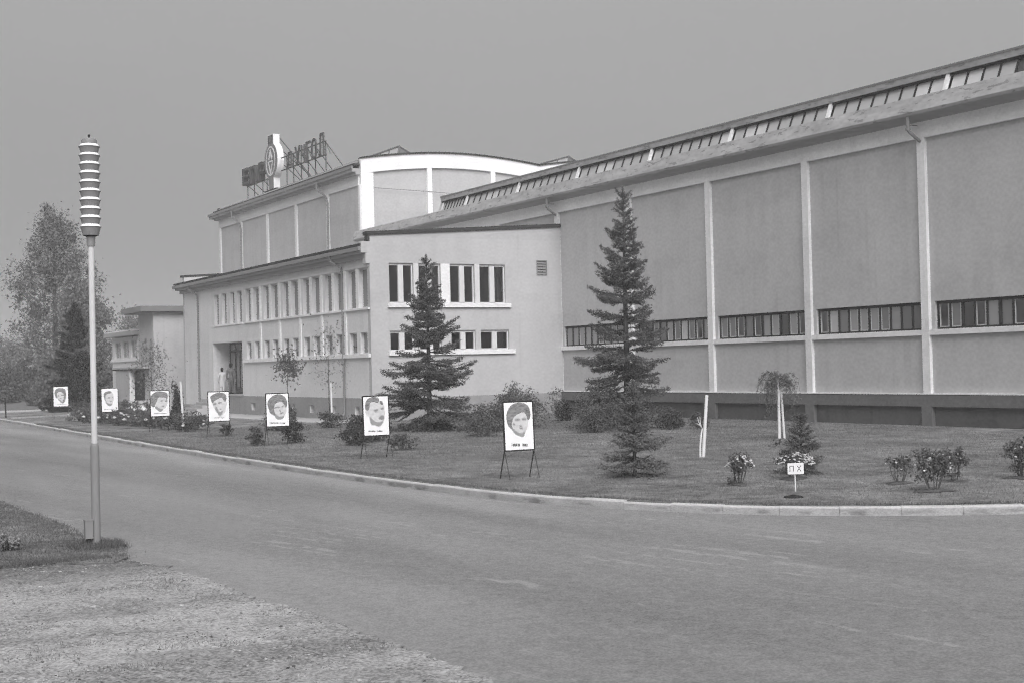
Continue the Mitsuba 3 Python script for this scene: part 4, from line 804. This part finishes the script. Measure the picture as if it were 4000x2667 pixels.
# staked bare sapling
single('white_stake', 'leaning white stake beside a bare white sapling', 'stake', tube([(21.29, 28.62, -0.12), (21.45, 28.62, 1.48)], [0.045, 0.04], 8), 'm_whitewash')
bs = thing('bare_sapling', 'bare white-washed forked sapling tied to the leaning stake', 'sapling')
part(bs, 'trunk', tube([(21.15, 28.55, -0.1), (21.16, 28.55, 0.25), (21.22, 28.57, 0.55), (21.26, 28.58, 0.66)], [0.028, 0.024, 0.02, 0.018], 7), 'm_whitewash', True)
for e in ([(21.25, 28.57, 0.66), (21.15, 28.52, 0.74), (21.08, 28.5, 0.86), (21.06, 28.5, 0.95)], [(21.24, 28.57, 0.66), (21.19, 28.56, 0.78), (21.17, 28.55, 0.95)], [(21.15, 28.52, 0.74), (21.05, 28.5, 0.78), (20.99, 28.48, 0.79)]):
    part(bs, 'limb', tube(e, np.linspace(0.014, 0.007, len(e)), 5), 'm_whitewash')
# weeping tree with two stakes
wt = thing('weeping_tree', 'small weeping tree with white-washed trunk', 'tree'); wx, wy = 27.80, 33.5; wr = np.random.default_rng(5)
part(wt, 'trunk', tube([(wx-0.03, wy, -0.15), (wx-0.03, wy, 0.9), (wx-0.02, wy, 1.35), (wx-0.05, wy, 1.75)], [0.05, 0.045, 0.04, 0.02], 8), 'm_whitewash', True)
lm, lv = [], []
for i in range(46):
    a = wr.uniform(0, 6.28); L = wr.uniform(0.2, 0.66); dr_ = wr.uniform(0.2, 1.0); h0 = wr.uniform(1.45, 1.9)
    p = np.array([(wx-0.04, wy, h0-0.1), (wx-0.04+math.cos(a)*L*0.6, wy+math.sin(a)*L*0.6, h0+0.08), (wx-0.04+math.cos(a)*L, wy+math.sin(a)*L, h0-0.10), (wx-0.04+math.cos(a)*L*1.1, wy+math.sin(a)*L*1.1, h0-0.1-dr_)])
    lm.append(tube(p, [0.009, 0.007, 0.005, 0.003], 4)); t = wr.uniform(0.25, 1, 60)*3; ii = np.clip(t.astype(int), 0, 2); q = p[ii] + (p[ii+1]-p[ii])*(t-ii)[:, None]
    lv.append(q + wr.normal(0, 0.03, q.shape))
part(wt, 'limbs', join(lm), 'm_stem'); part(wt, 'crown', leaves(wr, np.vstack(lv), 0.07, 0.4, 0.0), 'm_bush_light', kind='stuff')
single('white_stake', 'white stake supporting the small weeping tree', 'stake', tube([(wx+0.12, wy-0.05, -0.15), (wx+0.04, wy-0.05, 1.35)], 0.035, 8), 'm_whitewash')

# shrubs
bush('round_shrub', 'dense dark ball-shaped shrub at the hall corner', (31.2, 51.6, LAWNZ), 0.40, 0.38, 81, 5000, 0.06, 'm_bush_dark', 6, base=0.02, hollow=0.6, loose=0.05)
bush('shrub', 'dark compact shrub on the lawn before the plinth', (29.4, 41.3, LAWNZ), 0.37, 0.27, 82, 2600, 0.06, 'm_bush_dark', 8, base=0.0)
bush('shrub', 'small dark shrub beside the leaning white stake', (30.3, 40.9, LAWNZ), 0.35, 0.26, 83, 1200, 0.06, 'm_bush', 8, base=0.0)
for i, (x, y, r, h, n, sz, lab, mt) in enumerate([
    (26.3, 41.6, 0.62, 0.62, 2200, 0.07, 'loose shrub below the tall spruce on its left', 'm_bush'), (26.9, 42.4, 0.75, 0.95, 2600, 0.07, 'taller grey shrub left of the tall spruce trunk', 'm_bush'), (30.2, 46.0, 0.8, 0.9, 2200, 0.08, 'shrub against the plinth behind the tall spruce', 'm_bush'),
    (27.4, 41.0, 0.45, 0.45, 1200, 0.06, 'low shrub at the foot of the tall spruce', 'm_bush'), (30.3, 44.6, 0.34, 0.5, 700, 0.07, 'shrub right of the tall spruce trunk', 'm_bush'),
    (25.9, 46.4, 0.95, 1.0, 3200, 0.08, 'wide loose shrub right of the broad spruce', 'm_bush'), (26.9, 47.6, 0.95, 1.15, 3000, 0.08, 'tall twiggy shrub behind the nearest portrait board', 'm_bush'), (24.6, 45.6, 0.8, 0.75, 2600, 0.08, 'shrub at the foot of the broad spruce on its right', 'm_bush'),
    (22.6, 42.9, 0.75, 0.55, 2200, 0.08, 'low shrub in front of the broad spruce', 'm_bush'), (18.6, 43.2, 0.85, 0.62, 3400, 0.08, 'wide dark shrub left of the moustached portrait', 'm_bush_dark'), (17.3, 41.2, 0.55, 0.45, 1800, 0.07, 'dark shrub below the wide one on the lawn', 'm_bush_dark'),
    (16.4, 44.4, 0.40, 0.55, 1500, 0.07, 'shrub right of the bouffant portrait', 'm_bush_dark'), (15.0, 43.9, 0.30, 0.42, 1100, 0.07, 'narrow shrub behind the bouffant portrait legs', 'm_bush'), (17.2, 37.6, 0.42, 0.35, 1300, 0.06, 'shrub behind the legs of the moustached portrait', 'm_bush'),
    (20.8, 56.5, 0.35, 0.7, 900, 0.09, 'thin shrub against the plinth of the office block', 'm_bush'), (22.0, 55.0, 0.6, 0.5, 1500, 0.09, 'low shrub before the office plinth', 'm_bush'), (16.6, 52.0, 0.3, 0.3, 500, 0.07, 'small dark shrub near the entrance portrait', 'm_bush_dark'),
    (19.6, 54.4, 0.9, 0.5, 1900, 0.09, 'spreading shrub in front of the cellar windows', 'm_bush')]):
    bush('shrub', lab, (x, y, LAWNZ), r, h*0.62, 90+i, int(n*0.9), sz, mt, 12, base=0.0, hollow=0.25, loose=0.25)
for i, (x, y, h) in enumerate([(27.5, 49.5, 1.9), (30.2, 50.5, 1.5)]):
    broadleaf('tall_weed', ['tall thin stalk plant against the pale wall, left one', 'tall thin stalk plant near the ball shrub'][i], (x, y, LAWNZ), h, 130+i, lambda t: 0.28, 260, 0.10, 'm_bush_light', 0.012, 9, cat='plant', clump=0.10, low=0.3)
# flowering rose bushes on the right
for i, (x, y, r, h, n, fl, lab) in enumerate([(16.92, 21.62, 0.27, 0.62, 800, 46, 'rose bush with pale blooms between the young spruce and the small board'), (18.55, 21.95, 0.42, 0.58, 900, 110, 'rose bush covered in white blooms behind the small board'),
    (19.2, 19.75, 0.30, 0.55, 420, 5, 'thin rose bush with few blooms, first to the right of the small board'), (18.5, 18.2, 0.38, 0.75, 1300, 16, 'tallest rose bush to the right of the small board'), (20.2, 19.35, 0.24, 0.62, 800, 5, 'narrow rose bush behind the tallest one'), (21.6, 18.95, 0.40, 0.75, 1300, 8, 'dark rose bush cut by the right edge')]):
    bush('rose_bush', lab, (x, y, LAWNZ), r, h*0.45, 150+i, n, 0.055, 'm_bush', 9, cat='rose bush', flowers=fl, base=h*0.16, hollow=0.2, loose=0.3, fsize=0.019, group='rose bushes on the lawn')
# flower bed before the entrance
frng = np.random.default_rng(8)
ORD = ['first', 'second', 'third', 'fourth', 'fifth', 'sixth', 'seventh', 'eighth', 'ninth', 'tenth', 'eleventh', 'twelfth']
for i in range(12):
    x = 16.6 + 0.35*math.sin(i*2.1) + i*0.05; y = 76.5 - i*1.75
    bush('flower_plant', ORD[i] + ' leafy pale-flowered plant of the entrance bed, counted from the far end', (x, y, LAWNZ), 0.75, 0.34, 170+i, 1100, 0.10, 'm_bush', 8, cat='flower', flowers=int(frng.integers(4, 9)), base=0.0, hollow=0.2, fsize=0.075, group='flower plants in the entrance bed')
for i, (x, y) in enumerate([(20.2, 92.5), (21.5, 91.5), (22.6, 90.5), (23.0, 86.5), (20.4, 88.2)]):
    bush('bed_shrub', ORD[i] + ' low dark shrub beside the entrance path, from the left', (x, y, LAWNZ), 0.7, 0.36, 190+i, 1000, 0.11, 'm_bush_dark', 6, base=0.0, group='shrubs beside the entrance path')

# grass
grng = np.random.default_rng(17)
def scatter(poly, n):
    x0, y0, x1, y1 = poly.bounds; out = []
    import shapely
    while sum(map(len, out)) < n:
        p = np.c_[grng.uniform(x0, x1, n), grng.uniform(y0, y1, n)]; out.append(p[shapely.contains_xy(poly, p[:, 0], p[:, 1])])
    return np.vstack(out)[:n]
near = lawn_poly.intersection(sbox(11, 13, 34, 34)); mid = lawn_poly.intersection(sbox(11, 34, 35.7, 60))
gm = []
for poly, n, h, w in ((near, 150000, 0.045, 0.010), (mid, 110000, 0.055, 0.018)):
    p = scatter(poly, n); d = meshkit.fbm(np.c_[p*0.9, np.zeros(n)], 3, 2); p = p[grng.uniform(0, 1, n) < 0.35 + 1.1*d]
    gm.append(blades(grng, p, h, w, LAWNZ-0.004))
single('lawn_grass', 'short mown grass covering the lawn', 'grass', join(gm), 'm_grass', kind='stuff')
edge = []
for s in np.arange(2, arc[-1]-3, 0.03):
    if kerb_at(s)[1] > 75: continue
    t = kerb_t(s); edge.append(kerb_at(s) + np.array([-t[1], t[0]])*(0.19 + abs(grng.normal(0, 0.07))))
single('kerb_grass', 'taller grass fringe behind the kerb', 'grass', blades(grng, np.repeat(np.array(edge), 7, 0) + grng.normal(0, 0.03, (len(edge)*7, 2)), 0.07, 0.012, LAWNZ-0.01), 'm_grass_dark', kind='stuff')
vp_ = verge_poly.intersection(sbox(0.5, 18, 5.5, 34)); p = scatter(vp_, 70000)
d = meshkit.fbm(np.c_[p*1.6, np.zeros(len(p))], 3, 4); p = p[grng.uniform(0, 1, len(p)) < 0.15 + 1.3*d]; p = p + grng.normal(0, 0.05, p.shape)*(1 + 1.2*(grng.uniform(0, 1, (len(p), 1)) < 0.15)); p = p[grng.uniform(0, 1, len(p)) < np.clip(0.25 + 1.1*np.hypot(p[:, 0]-5.0, p[:, 1]-19.2), 0, 1)]
q = np.array([[LX, LY]]) + np.clip(grng.normal(0, 0.2, (2200, 2)), -0.36, 0.36); q2 = np.array([[3.9, 19.75]]) + np.clip(grng.normal(0, 1, (3500, 2)), -1.7, 1.7)*[0.42, 0.12]
single('verge_grass', 'rough dark grass round the foot of the lamp post', 'grass', join([blades(grng, p, 0.05, 0.012, -0.172), blades(grng, q, 0.11, 0.013, -0.175), blades(grng, q2, 0.055, 0.012, -0.185)]), 'm_grass_dark', kind='stuff')
bush('shrub', 'pale dry tuft at the left border by the verge', (3.55, 21.4, -0.17), 0.22, 0.10, 201, 900, 0.05, 'm_straw', 6, base=0.0)
# stones on the gravel
st = []
ico = trimesh.creation.icosphere(0, 1.0)
gr = gravel_poly.buffer(0).intersection(sbox(1.2, 9, 5.5, 20)); p = scatter(gr, 6000)
for (x, y) in p:
    r = 0.005 + 0.011*grng.uniform()**3 + (0.022*grng.uniform() if grng.uniform() < 0.02 else 0)
    v = ico.vertices*(1 + 0.25*grng.standard_normal((12, 1)))*[1, 1, 0.6]*r + [x, y, -0.18]
    st.append((v, ico.faces))
single('loose_stones', 'loose pale stones scattered over the gravel', 'stones', join(st), 'm_stone', kind='stuff')
p = scatter(gravel_poly.buffer(0).intersection(sbox(1.2, 9, 5.3, 19.6)), 26000); d = meshkit.fbm(np.c_[p*1.1*[1, 2], np.zeros(len(p))], 4, 9)
p = p[(d > 0.64)]
single('gravel_weeds', 'thin low weeds growing through the gravel', 'grass', blades(grng, p, 0.022, 0.010, -0.183), 'm_grass', kind='stuff')

# ------------------------------------------------------------------ two people at the entrance
def body_hull(bones, spheres, length=0.03):
    ms = []
    for a, b in bones:
        pts = []
        for j in (a, b):
            c, r = spheres[j]; s = trimesh.creation.icosphere(1, 1.0).vertices*np.asarray(r) + np.asarray(c); pts.append(s)
        ms.append(m3.Manifold.hull_points(np.vstack(pts)))
    m = m3.Manifold.batch_boolean(ms, m3.OpType.Add).refine_to_length(length).to_mesh()
    t = trimesh.Trimesh(m.vert_properties[:, :3], m.tri_verts); t.merge_vertices()
    trimesh.smoothing.filter_taubin(t, iterations=6); return t
def person(label, at, H, yaw, coat, trouser, long_coat, hair_len):
    k = thing('person', label, 'person'); c, s = math.cos(yaw), math.sin(yaw)
    def P(x, y, z): return np.array([at[0] + c*x - s*y, at[1] + s*x + c*y, at[2] + z*H])
    def S(d): return {j: (P(*p), (r*H if np.isscalar(r) else np.array(r)*H)) for j, (p, r) in d.items()}
    sk = S({'head': ((0.02*H, 0, 0.935), 0.055), 'jaw': ((0.035*H, 0, 0.90), 0.042), 'neck': ((0, 0, 0.845), 0.033), 'nose': ((0.085*H*0.82, 0, 0.925), 0.010), 'brow': ((0.055*H, 0, 0.945), 0.030)})
    part(k, 'head', body_hull([('head', 'jaw'), ('neck', 'jaw'), ('brow', 'nose')], sk, 0.02), 'm_skin', True)
    sh = S({'a': ((0, 0, 0.955), 0.060), 'b': ((-0.022*H, 0, 0.93), 0.058), 'c': ((-0.03*H, 0, 0.90-hair_len), 0.045)})
    part(k, 'hair', body_hull([('a', 'b'), ('b', 'c')], sh, 0.02), 'm_headhair', True)
    j = S({'neck': ((0, 0, 0.83), 0.034), 'chest': ((0.0, 0, 0.73), 0.082), 'ls': ((0, 0.105*H, 0.79), 0.046), 'rs': ((0, -0.105*H, 0.79), 0.046), 'waist': ((0, 0, 0.60), 0.075), 'hip': ((0, 0, 0.52), 0.086),
        'le': ((-0.01*H, 0.145*H, 0.61), 0.033), 're': ((0.02*H, -0.14*H, 0.61), 0.033), 'lw': ((0.03*H, 0.15*H, 0.49), 0.026), 'rw': ((0.07*H, -0.13*H, 0.50), 0.026), 'hemL': ((0, 0.05*H, 0.44 if not long_coat else 0.30), 0.06), 'hemR': ((0, -0.05*H, 0.44 if not long_coat else 0.30), 0.06)})
    part(k, 'coat', body_hull([('neck', 'chest'), ('ls', 'rs'), ('chest', 'ls'), ('chest', 'rs'), ('chest', 'waist'), ('waist', 'hip'), ('hip', 'hemL'), ('hip', 'hemR'), ('hemL', 'hemR'), ('ls', 'le'), ('le', 'lw'), ('rs', 're'), ('re', 'rw')], j), coat, True)
    l = S({'hl': ((0, 0.05*H, 0.50), 0.062), 'hr': ((0, -0.05*H, 0.50), 0.062), 'kl': ((0.02*H, 0.052*H, 0.27), 0.042), 'kr': ((-0.01*H, -0.05*H, 0.27), 0.042), 'al': ((0.01*H, 0.055*H, 0.045), 0.028), 'ar': ((-0.03*H, -0.05*H, 0.045), 0.028)})
    part(k, 'legs', body_hull([('hl', 'hr'), ('hl', 'kl'), ('kl', 'al'), ('hr', 'kr'), ('kr', 'ar')], l), trouser, True)
    for sg, ox in ((1, 0.01), (-1, -0.03)):
        f = S({'heel': ((ox*H-0.012*H, sg*0.053*H, 0.022), 0.022), 'toe': ((ox*H+0.10*H, sg*0.06*H, 0.015), 0.016)})
        part(k, 'shoe', body_hull([('heel', 'toe')], f, 0.02), 'm_headhair', True)
    for sg, w in ((1, (0.03, 0.15, 0.49)), (-1, (0.07, -0.13, 0.50))):
        sp = {'w': (P(w[0]*H, w[1]*H, w[2]-0.004), 0.015*H), 'p': (P(w[0]*H+0.008*H, w[1]*H, w[2]-0.045), 0.018*H)}; bones = [('w', 'p')]
        for q in range(4):
            dx = (q-1.5)*0.0105*H; ln = (0.043, 0.048, 0.045, 0.036)[q]
            sp[f'k{q}'] = (P(w[0]*H+0.008*H+dx, w[1]*H, w[2]-0.058), 0.0058*H); sp[f'm{q}'] = (P(w[0]*H+0.012*H+dx, w[1]*H-sg*0.006*H, w[2]-0.058-ln*0.55), 0.0052*H); sp[f't{q}'] = (P(w[0]*H+0.012*H+dx, w[1]*H-sg*0.018*H, w[2]-0.058-ln), 0.0045*H)
            bones += [('p', f'k{q}'), (f'k{q}', f'm{q}'), (f'm{q}', f't{q}')]
        sp['th'] = (P(w[0]*H+0.028*H, w[1]*H-sg*0.006*H, w[2]-0.05), 0.006*H); sp['tt'] = (P(w[0]*H+0.034*H, w[1]*H-sg*0.012*H, w[2]-0.072), 0.005*H)
        bones += [('w', 'th'), ('th', 'tt')]
        part(k, 'hand', body_hull(bones, sp, 0.012), 'm_skin', True)
    return k
person('person in a long white coat with short dark hair at the entrance', (26.10, 82.25, 1.07), 1.54, 1.15, 'm_coat_white', 'm_coat_white', True, 0.01)
person('taller person in a grey suit standing beside the entrance door', (26.35, 81.35, 1.07), 1.80, 0.85, 'm_suit', 'm_trouser', False, 0.0)

# ------------------------------------------------------------------ thin autumn haze
scene['air'] = {'type': 'homogeneous', 'albedo': rgb(0.96), 'sigma_t': rgb(0.0012)}
scene['haze'] = {'type': 'cube', 'to_world': T().translate([0, 0, 10.5]).scale([520, 520, 12.0]), 'bsdf': {'type': 'null'}, 'interior': {'type': 'ref', 'id': 'air'}}
labels['haze'] = {'label': 'thin grey haze softening the distant trees', 'category': 'haze', 'kind': 'stuff'}
